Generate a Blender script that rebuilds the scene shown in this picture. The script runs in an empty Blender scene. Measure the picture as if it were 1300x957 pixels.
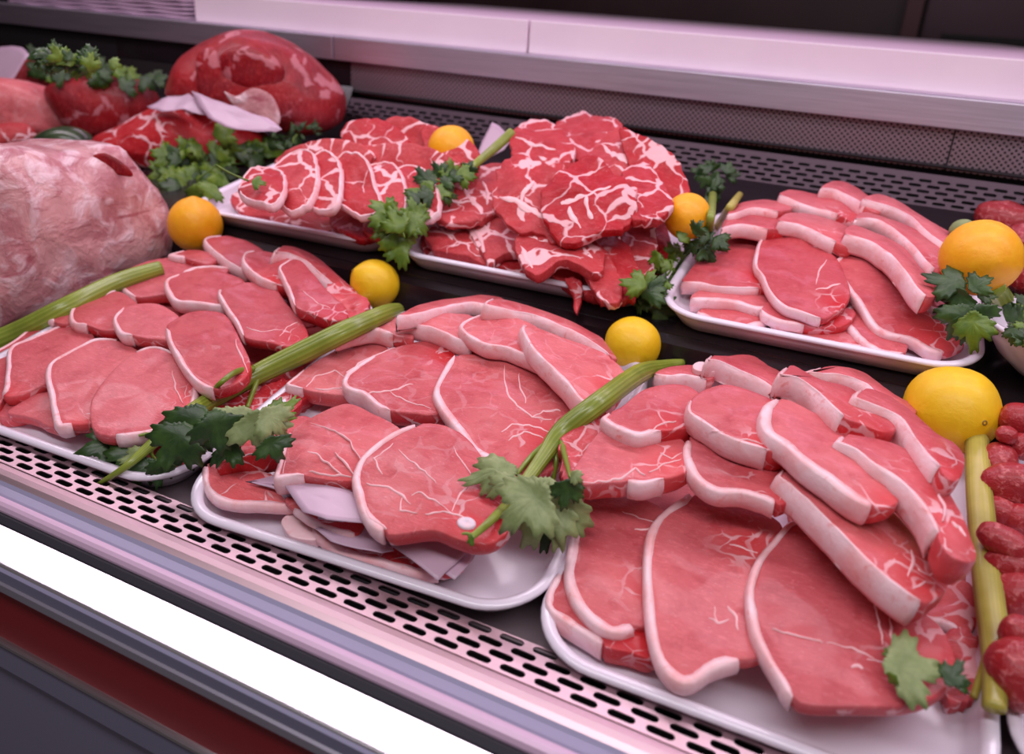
import bpy, bmesh, math, random
import numpy as np
from mathutils import Vector, Matrix, noise

random.seed(7)
scn = bpy.context.scene
COL = scn.collection
LIFT = 1.35          # everything is laid out around the eye point, then raised so the floor is z = 0

# ------------------------------------------------------------------ camera
FPX = 1047.4
R = Matrix(((0.89616638, -0.22220819, 0.38406945),
            (0.43926878, 0.32201715, -0.83865839),
            (0.06267982, 0.92028717, 0.38619007)))
cd = bpy.data.cameras.new('camera')
cam = bpy.data.objects.new('camera', cd)
COL.objects.link(cam)
cam.matrix_world = R.to_4x4()
cam.location = (0, 0, LIFT)
cd.sensor_width = 36.0
cd.lens = FPX / 1300 * 36
cd.shift_y = -44.5 / 1300
cd.clip_start = 0.02
cd.dof.use_dof = True
cd.dof.focus_distance = 0.72
cd.dof.aperture_fstop = 5.0
scn.camera = cam

# ------------------------------------------------------------------ world, lamps, exposure
w = bpy.data.worlds.new('shop_air'); scn.world = w; w.use_nodes = True
w.node_tree.nodes['Background'].inputs[0].default_value = (1.0, 0.86, 0.90, 1)
w.node_tree.nodes['Background'].inputs[1].default_value = 0.12

def area(name, loc, target, sx, sy, power, col):
    ld = bpy.data.lights.new(name, 'AREA'); ld.shape = 'RECTANGLE'; ld.size = sx; ld.size_y = sy
    ld.energy = power; ld.color = col
    o = bpy.data.objects.new(name, ld); COL.objects.link(o)
    o.location = (loc[0], loc[1], loc[2] + LIFT)
    d = Vector(target) - Vector(loc)
    z = -d.normalized(); x = Vector((1, 0, 0)); y = z.cross(x).normalized(); x = y.cross(z)
    o.rotation_euler = Matrix((x, y, z)).transposed().to_euler()
    return o
area('case_lamp', (-.35, .86, .36), (-.35, .62, -.35), 2.6, .13, 9.0, (1.0, .84, .97))
area('front_lamp', (-.1, -.05, .75), (-.25, .55, -.35), 1.8, .22, 11.0, (1.0, .94, 1.0))
area('back_lamp', (-.6, 1.55, .50), (-.6, 1.15, -.25), 2.4, .12, 4.4, (1.0, .62, .98))

scn.view_settings.view_transform = 'Standard'
scn.view_settings.look = 'None'
scn.view_settings.exposure = 0.0
scn.view_settings.gamma = 1.0
scn.view_settings.use_curve_mapping = False

# ------------------------------------------------------------------ materials
def mat(name, col=(.5, .5, .5), rough=.5, metal=0, coat=0, **kw):
    m = bpy.data.materials.new(name); m.use_nodes = True
    b = m.node_tree.nodes['Principled BSDF']
    b.inputs['Base Color'].default_value = (*col, 1)
    b.inputs['Roughness'].default_value = rough
    b.inputs['Metallic'].default_value = metal
    b.inputs['Coat Weight'].default_value = coat
    b.inputs['Coat Roughness'].default_value = .12
    for k, v in kw.items(): b.inputs[k.replace('_', ' ')].default_value = v
    return m

class G:
    """small helper for building node graphs"""
    def __init__(s, m):
        s.t = m.node_tree; s.b = s.t.nodes['Principled BSDF']
    def n(s, typ, **kw):
        n = s.t.nodes.new(typ)
        for k, v in kw.items():
            if k in n.inputs.keys(): n.inputs[k].default_value = v
            else: setattr(n, k, v)
        return n
    def l(s, a, b): s.t.links.new(a, b)
    def coords(s, rnd=True, scale=(1, 1, 1)):
        tc = s.n('ShaderNodeTexCoord')
        mp = s.n('ShaderNodeMapping'); mp.inputs['Scale'].default_value = scale
        if rnd:
            oi = s.n('ShaderNodeObjectInfo')
            mu = s.n('ShaderNodeVectorMath', operation='SCALE'); mu.inputs[0].default_value = (7.1, 3.3, 5.7)
            s.l(oi.outputs['Random'], mu.inputs['Scale'])
            ad = s.n('ShaderNodeVectorMath', operation='ADD')
            s.l(tc.outputs['Object'], ad.inputs[0]); s.l(mu.outputs[0], ad.inputs[1])
            s.l(ad.outputs[0], mp.inputs['Vector'])
        else:
            s.l(tc.outputs['Object'], mp.inputs['Vector'])
        return mp.outputs[0]
    def noise(s, vec, scale, detail=3, rough=.55, dist=0):
        n = s.n('ShaderNodeTexNoise'); n.inputs['Scale'].default_value = scale
        n.inputs['Detail'].default_value = detail; n.inputs['Roughness'].default_value = rough
        n.inputs['Distortion'].default_value = dist
        s.l(vec, n.inputs['Vector']); return n.outputs['Fac']
    def ramp(s, fac, stops):
        r = s.n('ShaderNodeValToRGB'); e = r.color_ramp.elements
        while len(e) < len(stops): e.new(.5)
        for k, (p, c) in enumerate(stops):
            e[k].position = p; e[k].color = (*c, 1) if len(c) == 3 else c
        s.l(fac, r.inputs[0]); return r.outputs[0]
    def mix(s, fac, a, b, bt='MIX'):
        m = s.n('ShaderNodeMix', data_type='RGBA', blend_type=bt)
        if hasattr(fac, 'links'): s.l(fac, m.inputs[0])
        else: m.inputs[0].default_value = fac
        for v, i in ((a, 6), (b, 7)):
            if hasattr(v, 'links'): s.l(v, m.inputs[i])
            else: m.inputs[i].default_value = (*v, 1)
        return m.outputs[2]
    def math(s, op, a, b=None, c=None, clamp=False):
        m = s.n('ShaderNodeMath', operation=op, use_clamp=clamp)
        for i, v in enumerate((a, b, c)):
            if v is None: continue
            if hasattr(v, 'links'): s.l(v, m.inputs[i])
            else: m.inputs[i].default_value = v
        return m.outputs[0]
    def bump(s, h, strength=.3, dist=.002):
        b = s.n('ShaderNodeBump'); b.inputs['Strength'].default_value = strength
        b.inputs['Distance'].default_value = dist
        s.l(h, b.inputs['Height']); s.l(b.outputs[0], s.b.inputs['Normal'])
    def color(s, c): s.l(c, s.b.inputs['Base Color'])

def B3(v): return (v, v, v)

def meat_mat(name, c1, c2, cred, cfat, vein=0.0, vscale=34, vw=.06, fleck=.5):
    """lean meat: fibrous base, small flecks, a web of fat where vein (or the painted 'tail') asks for it"""
    m = mat(name, c1, .44, coat=.16)
    m.node_tree.nodes['Principled BSDF'].inputs['Specular IOR Level'].default_value = .4
    g = G(m)
    m.node_tree.nodes['Principled BSDF'].inputs['Subsurface Weight'].default_value = 0
    v = g.coords()
    vs = g.coords(scale=(1, 3.5, 1))
    big = g.noise(v, 22, 3, .5)
    fib = g.noise(vs, 95, 5, .68, 1.2)
    base = g.mix(g.ramp(big, [(.35, B3(0)), (.65, B3(1))]), c1, c2)
    base = g.mix(g.ramp(fib, [(.50, B3(0)), (.70, B3(.9))]), base, tuple(min(1, k * 1.22 + .05) for k in c1))
    base = g.mix(g.ramp(g.noise(v, 48, 4, .6, .4), [(.52, B3(0)), (.72, B3(.75))]), base, (c1[0] * .80, c1[1] * .45, c1[2] * .5))
    at = g.n('ShaderNodeAttribute', attribute_name='tail').outputs['Fac']
    base = g.mix(at, base, cred)
    # web of fat
    dn = g.n('ShaderNodeTexNoise'); dn.inputs['Scale'].default_value = 30; dn.inputs['Detail'].default_value = 2
    g.l(v, dn.inputs['Vector'])
    off = g.n('ShaderNodeVectorMath', operation='SCALE'); off.inputs['Scale'].default_value = .035
    g.l(dn.outputs['Color'], off.inputs[0])
    wv = g.n('ShaderNodeVectorMath', operation='ADD'); g.l(v, wv.inputs[0]); g.l(off.outputs[0], wv.inputs[1])
    vo = g.n('ShaderNodeTexVoronoi', feature='DISTANCE_TO_EDGE'); vo.inputs['Scale'].default_value = vscale
    g.l(wv.outputs[0], vo.inputs['Vector'])
    wn = g.noise(v, 40, 2)
    width = g.math('MULTIPLY', g.ramp(g.noise(v, 16, 2) if vein > .9 else wn, [(.42, B3(0)), (.62, B3(1))]), vw * 2)
    d = g.math('SUBTRACT', width, vo.outputs['Distance'])
    web = g.math('MULTIPLY', d, 1 / max(vw, .01) * 1.6, clamp=True)
    if vein > 0: amt = g.math('MAXIMUM', at, vein)
    else: amt = g.math('MULTIPLY', g.math('PINGPONG', at, .62), 1.1)
    web = g.math('MULTIPLY', web, amt, clamp=True)
    # flecks
    fl = g.noise(g.coords(scale=(1, 2.2, 1)), 260, 3, .6, 1.0)
    fl = g.ramp(fl, [(.62, B3(0)), (.72, B3(fleck))])
    col = g.mix(fl, base, cfat)
    col = g.mix(web, col, cfat)
    oi = g.n('ShaderNodeObjectInfo').outputs['Random']
    hs = g.n('ShaderNodeHueSaturation'); g.l(col, hs.inputs['Color'])
    g.l(g.math('MULTIPLY_ADD', oi, .22, .89), hs.inputs['Value'])
    g.l(g.math('MULTIPLY_ADD', oi, -.10, 1.05), hs.inputs['Saturation'])
    g.color(hs.outputs[0])
    h = g.math('ADD', g.math('MULTIPLY', fib, .35), g.math('MULTIPLY', g.noise(v, 90, 4), .65))
    h = g.math('ADD', h, g.math('MULTIPLY', web, .25))
    g.bump(h, .6, .003)
    return m

def fat_mat(name, a, b, c):
    m = mat(name, a, .42, coat=.18); g = G(m); v = g.coords()
    n1 = g.noise(v, 38, 4, .6); n2 = g.noise(v, 110, 3, .6, .4)
    col = g.mix(g.ramp(n1, [(.42, B3(0)), (.68, B3(1))]), a, b)
    col = g.mix(g.ramp(n2, [(.60, B3(0)), (.74, B3(.65))]), col, c)
    g.color(col); g.bump(g.noise(v, 70, 4, .6), .5, .002)
    return m

def spec_mat(name, a, b, scale, rough=.5, bump=.3, bd=.001, thr=(.4, .65), detail=4, **kw):
    m = mat(name, a, rough, **kw); g = G(m); v = g.coords()
    f = g.noise(v, scale, detail, .6, .3)
    g.color(g.mix(g.ramp(f, [(thr[0], B3(0)), (thr[1], B3(1))]), a, b)); g.bump(f, bump, bd)
    return m

FATC = (.90, .58, .62)
M = {}
M['lean'] = meat_mat('pork_lean', (.54, .075, .092), (.62, .115, .125), (.62, .030, .036), FATC, 0, 50, .05, .22)
M['lean_dark'] = meat_mat('pork_lean_dark', (.49, .060, .076), (.56, .090, .105), (.56, .022, .03), FATC, 0, 50, .05, .2)
M['rib'] = meat_mat('pork_rib_lean', (.60, .100, .112), (.68, .165, .17), (.64, .035, .04), FATC, .15, 34, .04, .3)
M['neck'] = meat_mat('pork_neck_lean', (.43, .016, .022), (.50, .030, .036), (.50, .02, .03), (.88, .50, .53), .95, 24, .045, .30)
for k_ in ('neck',):
    b_ = M[k_].node_tree.nodes['Principled BSDF']; b_.inputs['Roughness'].default_value = .5; b_.inputs['Coat Weight'].default_value = .06; b_.inputs['Specular IOR Level'].default_value = .3
M['raggy'] = meat_mat('torn_meat', (.52, .02, .03), (.60, .06, .07), (.5, .02, .03), FATC, .55, 60, .06, .4)
M['fat'] = fat_mat('pork_fat', (.92, .62, .66), (.88, .42, .43), (.78, .20, .18))
M['palefat'] = fat_mat('pale_fat', (.92, .66, .69), (.90, .55, .58), (.84, .36, .36))
M['seam'] = mat('fat_seam', (.90, .52, .54), .4, coat=.2)
M['bone'] = spec_mat('bone', (.74, .62, .70), (.85, .60, .62), 120, .4)
M['beef'] = meat_mat('beef_lean', (.36, .008, .013), (.22, .008, .014), (.40, .01, .015), (.72, .28, .32), .55, 8, .035, .15)
M['beef'].node_tree.nodes['Principled BSDF'].inputs['Coat Weight'].default_value = .08
def membrane():
    m = mat('beef_membrane', (.7, .4, .4), .42, coat=.2); g = G(m); v = g.coords()
    a = g.noise(v, 14, 5, .65, .8); b = g.noise(v, 30, 4, .6, .5); c = g.noise(g.coords(scale=(1, 1, 4)), 9, 4, .6, 1.2)
    col = g.mix(g.ramp(a, [(.40, B3(0)), (.58, B3(1))]), (.74, .40, .40), (.52, .20, .22))
    col = g.mix(g.ramp(b, [(.50, B3(0)), (.62, B3(.9))]), col, (.84, .60, .64))
    col = g.mix(g.ramp(c, [(.58, B3(0)), (.66, B3(.75))]), col, (.36, .06, .09))
    g.color(col); g.bump(g.math('ADD', a, b), .7, .008); return m
M['beefpale'] = membrane()
M['sausage'] = spec_mat('sausage_meat', (.36, .016, .022), (.70, .20, .20), 150, .42, .7, .003, (.54, .72), coat=.12)
M['string'] = mat('butcher_string', (.80, .45, .42), .7)
M['paper'] = mat('greaseproof_paper', (.74, .52, .66), .35, Transmission_Weight=.25)
M['tray'] = mat('white_plastic', (.80, .72, .82), .22, coat=.3)
M['lemon'] = spec_mat('lemon_peel', (.86, .50, .004), (.90, .58, .010), 90, .48, .5, .0014, (.3, .7), coat=.04)
M['orange_lemon'] = spec_mat('ripe_lemon_peel', (.88, .36, .003), (.92, .45, .006), 90, .48, .5, .0014, (.3, .7), coat=.04)
M['scar'] = mat('stem_scar', (.30, .17, .02), .7)
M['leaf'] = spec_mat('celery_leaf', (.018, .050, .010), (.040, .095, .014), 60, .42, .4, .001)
M['leafpale'] = spec_mat('celery_leaf_underside', (.20, .26, .09), (.30, .36, .15), 70, .5, .5, .001)
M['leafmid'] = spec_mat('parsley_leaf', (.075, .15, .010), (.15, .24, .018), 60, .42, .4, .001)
def stalk_mat(name, a, b):
    m = mat(name, a, .35, coat=.2); g = G(m)
    at = g.n('ShaderNodeAttribute', attribute_name='tail').outputs['Fac']
    n = g.noise(g.coords(), 25, 3)
    c = g.mix(at, a, b)
    c = g.mix(g.ramp(n, [(.4, B3(0)), (.7, B3(.6))]), c, tuple(k * .62 for k in a))
    g.color(c); return m
M['stalk'] = stalk_mat('celery_stalk', (.19, .26, .018), (.33, .40, .06))
M['stalkyellow'] = stalk_mat('yellow_celery_stalk', (.42, .36, .045), (.56, .50, .13))
M['avocado'] = spec_mat('dark_green_skin', (.014, .030, .008), (.04, .07, .02), 40, .3, .3, .001, coat=.4)

def steel(name, col, rough, sx=1, sy=60, amt=.25):
    m = mat(name, col, rough, 1.0); g = G(m)
    n = g.noise(g.coords(False, (sx, sy, sy)), 6, 4, .6)
    g.color(g.mix(n, tuple(k * (1 - amt) for k in col), tuple(min(1, k * (1 + amt)) for k in col)))
    g.l(g.math('MULTIPLY_ADD', n, .15, rough - .07), g.b.inputs['Roughness'])
    return m
M['steel'] = steel('brushed_steel', (.74, .66, .78), .42)
M['ledge'] = steel('polished_steel', (.86, .84, .88), .20, amt=.06)
M['ventsteel'] = steel('vent_steel', (.66, .47, .51), .44, amt=.08)
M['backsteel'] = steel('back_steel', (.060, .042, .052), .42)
M['deck'] = mat('deck_steel', (.26, .20, .22), .38, .35)
M['enamel'] = mat('pale_enamel', (.68, .47, .63), .35, .15)
M['enamelblue'] = mat('blue_grey_enamel', (.25, .24, .35), .38, .15)
M['black'] = mat('black_steel', (.012, .008, .010), .22)
M['void'] = mat('duct_dark', (.006, .004, .006), .7)
M['rubber'] = mat('black_gasket', (.010, .008, .016), .7)
M['redpanel'] = mat('dark_red_panel', (.26, .010, .016), .45)
M['greytrim'] = mat('grey_trim', (.24, .22, .27), .4, .3)
M['board'] = spec_mat('white_board', (.93, .76, .86), (.90, .72, .84), 8, .45, .05)
M['cloth'] = spec_mat('paper_sheets', (.66, .46, .62), (.60, .40, .56), 30, .7, .3)
M['darkwall'] = spec_mat('dark_back_wall', (.050, .018, .024), (.075, .028, .034), 3, .5, .1)
M['darkdoor'] = mat('dark_steel_door', (.065, .035, .045), .35, .6)
M['doorframe'] = mat('maroon_frame', (.11, .025, .035), .5)
M['floor'] = spec_mat('floor_tiles', (.20, .18, .17), (.24, .21, .20), 5, .4, .1)

def perf_mat():
    m = mat('perforated_steel', (.30, .22, .26), .4, .7); g = G(m)
    tc = g.n('ShaderNodeTexCoord'); mp = g.n('ShaderNodeMapping')
    mp.inputs['Rotation'].default_value = (0, math.radians(45), 0)
    g.l(tc.outputs['Object'], mp.inputs['Vector'])
    sp = g.n('ShaderNodeSeparateXYZ'); g.l(mp.outputs[0], sp.inputs[0])
    P = .0056
    def cell(o):
        f = g.math('FRACT', g.math('ADD', g.math('DIVIDE', o, P), 100.0))
        s = g.math('SUBTRACT', f, .5); return g.math('MULTIPLY', s, s)
    d = g.math('ADD', cell(sp.outputs['X']), cell(sp.outputs['Z']))
    hole = g.math('LESS_THAN', d, .085)
    g.color(g.mix(hole, (.34, .25, .29), (.012, .008, .012)))
    g.l(g.math('MULTIPLY_ADD', hole, -.7, .7), g.b.inputs['Metallic'])
    return m
M['perf'] = perf_mat()

# ------------------------------------------------------------------ object helpers
def link(name, me, material, parent=None, loc=(0, 0, 0), smooth=True):
    o = bpy.data.objects.new(name, me); COL.objects.link(o)
    o.location = loc
    if material: me.materials.append(material)
    if smooth and len(me.polygons): me.polygons.foreach_set('use_smooth', [True] * len(me.polygons))
    if parent:
        o.parent = parent
        o.location = Vector(loc) - parent.location
    return o

def mesh_obj(name, verts, faces, material, parent=None, origin=None, smooth=True, attr=None):
    vs = [Vector(v) for v in verts]
    if origin is None:
        c = Vector((sum(v.x for v in vs), sum(v.y for v in vs), 0)) / len(vs)
        c.z = min(v.z for v in vs)
    else: c = Vector(origin)
    me = bpy.data.meshes.new(name)
    me.from_pydata([v - c for v in vs], [], faces)
    me.validate(); me.update()
    if attr is not None:
        a = me.attributes.new('tail', 'FLOAT', 'POINT'); a.data.foreach_set('value', attr)
    return link(name, me, material, parent, c, smooth)

def fix_normals(o):
    bm = bmesh.new(); bm.from_mesh(o.data); bmesh.ops.recalc_face_normals(bm, faces=bm.faces[:])
    bm.to_mesh(o.data); bm.free()

def tag(o, label=None, cat=None, group=None, kind=None):
    if label: o['label'] = label
    if cat: o['category'] = cat
    if group: o['group'] = group
    if kind: o['kind'] = kind
    return o

def empty(name, loc):
    o = bpy.data.objects.new(name, None); COL.objects.link(o); o.location = loc; o.empty_display_size = .02
    return o

def profile(name, pts, x0, x1, material, parent=None, closed=True, smooth=False, bevel=0):
    """extrude a (y,z) outline along x"""
    n = len(pts); vs = [(x0, y, z) for y, z in pts] + [(x1, y, z) for y, z in pts]
    fs = [(i, (i + 1) % n, (i + 1) % n + n, i + n) for i in range(n if closed else n - 1)]
    if closed: fs += [tuple(range(n))[::-1], tuple(range(n, 2 * n))]
    o = mesh_obj(name, vs, fs, material, parent, smooth=smooth); fix_normals(o)
    if bevel:
        b = o.modifiers.new('b', 'BEVEL'); b.width = bevel; b.segments = 2; b.limit_method = 'ANGLE'
    return o

def box(name, a, b, material, parent=None, bevel=0):
    return profile(name, [(a[1], a[2]), (b[1], a[2]), (b[1], b[2]), (a[1], b[2])], a[0], b[0], material, parent, bevel=bevel)

# ------------------------------------------------------------------ rays through the photograph
def ray(px, py):
    d = R @ Vector((px - 650, -(py - 434), -FPX)); return d.normalized()

def D1(y): return -.415 + .171 * (y - .4155)
def D2(y): return -.312 + .155 * (y - .81)

def ray_at_height(px, py, D, h):
    """point on the pixel's ray that lies h above the sloped deck D(y)"""
    d = ray(px, py)
    k = D(1) - D(0); c = D(0) + h
    t = c / (d.z - k * d.y)
    return d * t

# height map of what has been laid down so far (world x,y -> z)
X0, Y0, CS, NX, NY = -1.7, .2, .0025, 960, 480
_y = Y0 + (np.arange(NY) + .5) * CS
Hm = np.where(_y < .79, D1(_y), D2(_y))[None, :].repeat(NX, 0).copy()
Hm[:, _y > 1.16] = -.2
XX = (X0 + (np.arange(NX) + .5) * CS)[:, None].repeat(NY, 1)
YY = _y[None, :].repeat(NX, 0)

def hget(x, y):
    i = int((x - X0) / CS); j = int((y - Y0) / CS)
    if 0 <= i < NX and 0 <= j < NY: return Hm[i, j]
    return -1.0

ZW, ZH, ZX = 760, 480, 60          # what the eye meets first, one cell = two pixels, with a margin at the left
ZB = np.full((ZW, ZH), 9.0)
def zcell(px, py): return int(px / 2) + ZX, int(py / 2)
def project(p):
    c = R.transposed() @ p
    return 650 + c.x / -c.z * FPX, 434 - c.y / -c.z * FPX
def splat(p, r=1):
    x, y = project(p); i, j = zcell(x, y)
    if r <= i < ZW - r and r <= j < ZH - r:
        b = ZB[i - r:i + r + 1, j - r:j + r + 1]; np.minimum(b, p.length, out=b)
GX, GY = np.meshgrid(np.arange(ZW), np.arange(ZH), indexing='ij')
_px = (GX - ZX) * 2 + 1.0; _py = GY * 2 + 1.0
_cx, _cy = (_px - 650) / FPX, -(_py - 434) / FPX
_R = np.array([list(r) for r in R])
_dx = _R[0, 0] * _cx + _R[0, 1] * _cy - _R[0, 2]; _dy = _R[1, 0] * _cx + _R[1, 1] * _cy - _R[1, 2]; _dz = _R[2, 0] * _cx + _R[2, 1] * _cy - _R[2, 2]
_n = np.sqrt(_dx ** 2 + _dy ** 2 + _dz ** 2); _dx /= _n; _dy /= _n; _dz /= _n
def zmask(pix):
    xs = [p[0] for p in pix]; ys = [p[1] for p in pix]
    i0, j0 = zcell(min(xs), min(ys)); i1, j1 = zcell(max(xs), max(ys))
    i0 = max(0, i0); j0 = max(0, j0); i1 = min(ZW, i1 + 2); j1 = min(ZH, j1 + 2)
    X = _px[i0:i1, j0:j1]; Y = _py[i0:i1, j0:j1]; ins = np.zeros(X.shape, bool); n = len(pix)
    for a in range(n):
        x1, y1 = pix[a]; x2, y2 = pix[(a + 1) % n]
        if y1 != y2: ins ^= ((y1 > Y) != (y2 > Y)) & (X < (x2 - x1) * (Y - y1) / (y2 - y1) + x1)
    return (slice(i0, i1), slice(j0, j1)), ins
def zplane(sl, A, gx, gy):
    return (A.z - gx * A.x - gy * A.y) / (_dz[sl] - gx * _dx[sl] - gy * _dy[sl])

def hit(px, py, lift=0.0):
    d = ray(px, py); t = .35
    i, j = zcell(px, py)
    if 0 <= i < ZW and 0 <= j < ZH and ZB[i, j] < 5:
        return d * (ZB[i, j] - lift)
    while t < 2.2:
        p = d * t
        if p.z <= hget(p.x, p.y) + lift: return p
        t += .002
    return d * 1.2

def inside_mask(poly, i0, i1, j0, j1):
    xs = XX[i0:i1, j0:j1]; ys = YY[i0:i1, j0:j1]
    ins = np.zeros(xs.shape, bool); n = len(poly)
    for a in range(n):
        x1, y1 = poly[a]; x2, y2 = poly[(a + 1) % n]
        if y1 == y2: continue
        c = ((y1 > ys) != (y2 > ys)) & (xs < (x2 - x1) * (ys - y1) / (y2 - y1) + x1)
        ins ^= c
    return ins

def bbox_cells(poly):
    xs = [p[0] for p in poly]; ys = [p[1] for p in poly]
    return (max(0, int((min(xs) - X0) / CS)), min(NX, int((max(xs) - X0) / CS) + 2),
            max(0, int((min(ys) - Y0) / CS)), min(NY, int((max(ys) - Y0) / CS) + 2))

def parse(s): return [tuple(float(a) for a in t.split(',')) for t in s.split()]

def smooth_closed(pts, n):
    """closed centripetal-ish Catmull-Rom, n samples; also returns the control-index parameter of each sample"""
    m = len(pts); out = []; par = []
    seg = [math.dist(pts[i], pts[(i + 1) % m]) for i in range(m)]
    L = sum(seg); cum = [0]
    for s_ in seg: cum.append(cum[-1] + s_)
    for k in range(n):
        d = L * k / n; i = 0
        while cum[i + 1] < d: i += 1
        t = (d - cum[i]) / max(seg[i], 1e-9)
        p0, p1, p2, p3 = pts[i - 1], pts[i], pts[(i + 1) % m], pts[(i + 2) % m]
        q = []
        for a in range(2):
            q.append(.5 * (2 * p1[a] + (p2[a] - p0[a]) * t + (2 * p0[a] - 5 * p1[a] + 4 * p2[a] - p3[a]) * t * t
                           + (3 * p1[a] - p0[a] - 3 * p2[a] + p3[a]) * t ** 3))
        out.append(tuple(q)); par.append(i + t)
    return out, par

NS = 56
DEBUG = False
def slab(name, label, cat, group, outline, D, T=.016, gx=0, gy=.12, fat=None, m='lean', fm='fat', tail=None,
         tr=.02, seams=(), hmin=0.0, wob=.0012, tol=.007, rag=0, bone=None, ext=.125, drop=.0012, fixed=None, parent=None):
    """one slice of meat: its top face is seen along `outline` (pixels); it is laid on whatever lies below it"""
    ctl = parse(outline) if isinstance(outline, str) else outline
    pix, par = smooth_closed(ctl, NS)
    cx = sum(p[0] for p in pix) / NS; cy = sum(p[1] for p in pix) / NS
    rays = [ray(*p) for p in pix]
    h = hmin + T * .9 + .006
    if fixed is not None: h = fixed
    # never lay a face edge-on to the eye or stretch a slice beyond its real size
    vd = ray(cx, cy)
    for _ in range(40):
        nz = 1 / math.sqrt(1 + gx * gx + gy * gy)
        cosv = -(vd.x * -gx + vd.y * -gy + vd.z) * nz
        A = ray_at_height(cx, cy, D, h)
        P = [d * ((A.z - gx * A.x - gy * A.y) / (d.z - gx * d.x - gy * d.y)) for d in rays]
        far = max((p - A).length for p in P)
        if cosv > .24 and far < ext: break
        gy += .04
        if gx < 0: gx += .01
    zm = None
    for it in range(60):
        A = ray_at_height(cx, cy, D, h)
        P = []
        for d in rays:
            t = (A.z - gx * A.x - gy * A.y) / (d.z - gx * d.x - gy * d.y)
            P.append(d * t)
        if fixed is not None: break
        poly = [(p.x, p.y) for p in P]
        i0, i1, j0, j1 = bbox_cells(poly)
        ins = inside_mask(poly, i0, i1, j0, j1)
        bot = A.z + gx * (XX[i0:i1, j0:j1] - A.x) + gy * (YY[i0:i1, j0:j1] - A.y) - T / nz
        bad = ins & (Hm[i0:i1, j0:j1] > bot + tol)
        N_ = Vector((-gx, -gy, 1)).normalized()
        if zm is None: zm = zmask(pix)
        zt = zplane(zm[0], A, gx, gy)
        zbad = zm[1] & (zt > ZB[zm[0]] - .0015)
        sb = 0; sn = 0
        for p in P[::2]:
            b = p - N_ * T * .5; x, y = project(b); i, j = zcell(x, y)
            if 0 <= i < ZW and 0 <= j < ZH:
                sn += 1; sb += b.length > ZB[i, j] + .001
        if bad.sum() <= .06 * ins.sum() and zbad.sum() <= .02 * zm[1].sum() + 1 and sb <= .10 * sn + 1: break
        h += .0015
    if DEBUG: print('SLAB %-60s h %.3f it %d gy %.2f far %.3f' % (label[:60], h, it, gy, far))
    poly = [(p.x, p.y) for p in P]
    i0, i1, j0, j1 = bbox_cells(poly)
    ins = inside_mask(poly, i0, i1, j0, j1)
    top = A.z + gx * (XX[i0:i1, j0:j1] - A.x) + gy * (YY[i0:i1, j0:j1] - A.y)
    Hm[i0:i1, j0:j1] = np.where(ins, np.maximum(Hm[i0:i1, j0:j1], top), Hm[i0:i1, j0:j1])
    N = Vector((-gx, -gy, 1)).normalized()
    if zm is None: zm = zmask(pix)
    zt = zplane(zm[0], A, gx, gy)
    ZB[zm[0]] = np.where(zm[1], np.minimum(ZB[zm[0]], zt), ZB[zm[0]])
    for k in range(NS):
        for f in (0, .5):
            p = P[k].lerp(P[(k + 1) % NS], f)
            for g_ in (.1, .3, .5, .7, .9): splat(p - N * T * g_, 0)
    U = Vector((1, 0, gx)).normalized(); V = N.cross(U)
    C = sum(P, Vector()) / NS
    q = [((p - C).dot(U), (p - C).dot(V)) for p in P]
    rad = sum(math.hypot(*a) for a in q) / NS
    if rag:
        q = [(a * (1 + rag * noise.noise(Vector((k_ * .8, cx, cy)))), b * (1 + rag * noise.noise(Vector((k_ * .8, cx, cy))))) for k_, (a, b) in enumerate(q)]
    seed = Vector((cx * .37, cy * .21, len(label) * 1.7))
    def wobz(a, b, r):   # gentle unevenness, edges sag a little
        v = Vector((a * 26, b * 26, 0)) + seed
        return noise.noise(v) * wob * 2.2 + noise.noise(v * 3) * wob * .6 - drop * r * r
    # width of the fat cap round the outline
    wd = [0.0] * NS
    if fat:
        f0, f1, fw = fat; m_ = len(ctl); span = (f1 - f0) % m_ or m_
        for k in range(NS):
            t = (par[k] - f0) % m_
            if t <= span:
                e = min(1, min(t, span - t) / .45 + .12)
                wd[k] = fw * e * (1 + .35 * noise.noise(Vector((k * .35, seed.x, seed.y))))
    # inward normals in plane
    inn = []
    ar = sum(q[k][0] * q[(k + 1) % NS][1] - q[(k + 1) % NS][0] * q[k][1] for k in range(NS))
    sg = 1 if ar > 0 else -1
    for k in range(NS):
        a = q[k - 1]; b = q[(k + 1) % NS]; dx, dy = b[0] - a[0], b[1] - a[1]; L = math.hypot(dx, dy) or 1
        inn.append((-dy / L * sg, dx / L * sg))
    inner = [(q[k][0] + inn[k][0] * wd[k], q[k][1] + inn[k][1] * wd[k]) for k in range(NS)]
    def pt(a, b, z, r): return C + U * a + V * b + N * (z + wobz(a, b, r))
    # lean body
    rings = [(.76, -T + .0005), (.93, -T), (.975, -T * .8), (1.004, -T * .45), (1.0, -.0016), (.992, -.0003), (.97, 0), (.88, 0),
             (.70, 0), (.54, 0), (.36, 0), (.18, 0)]
    # narrow bent slices cannot be closed towards their middle: inset their rim instead
    ang = [math.atan2(b, a) for a, b in inner]; mono = all(sg * math.remainder(ang[(k + 1) % NS] - ang[k], 2 * math.pi) > .004 for k in range(NS))
    if not mono: rings = rings[:6] + [(.985, 0)]
    vs = []; fs = []; at = []
    tl = None
    if tail:
        d = ray(*tail[:2]); t = (A.z - gx * A.x - gy * A.y) / (d.z - gx * d.x - gy * d.y); tl = d * t
        if len(tail) > 2: tr = tail[2]
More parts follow.
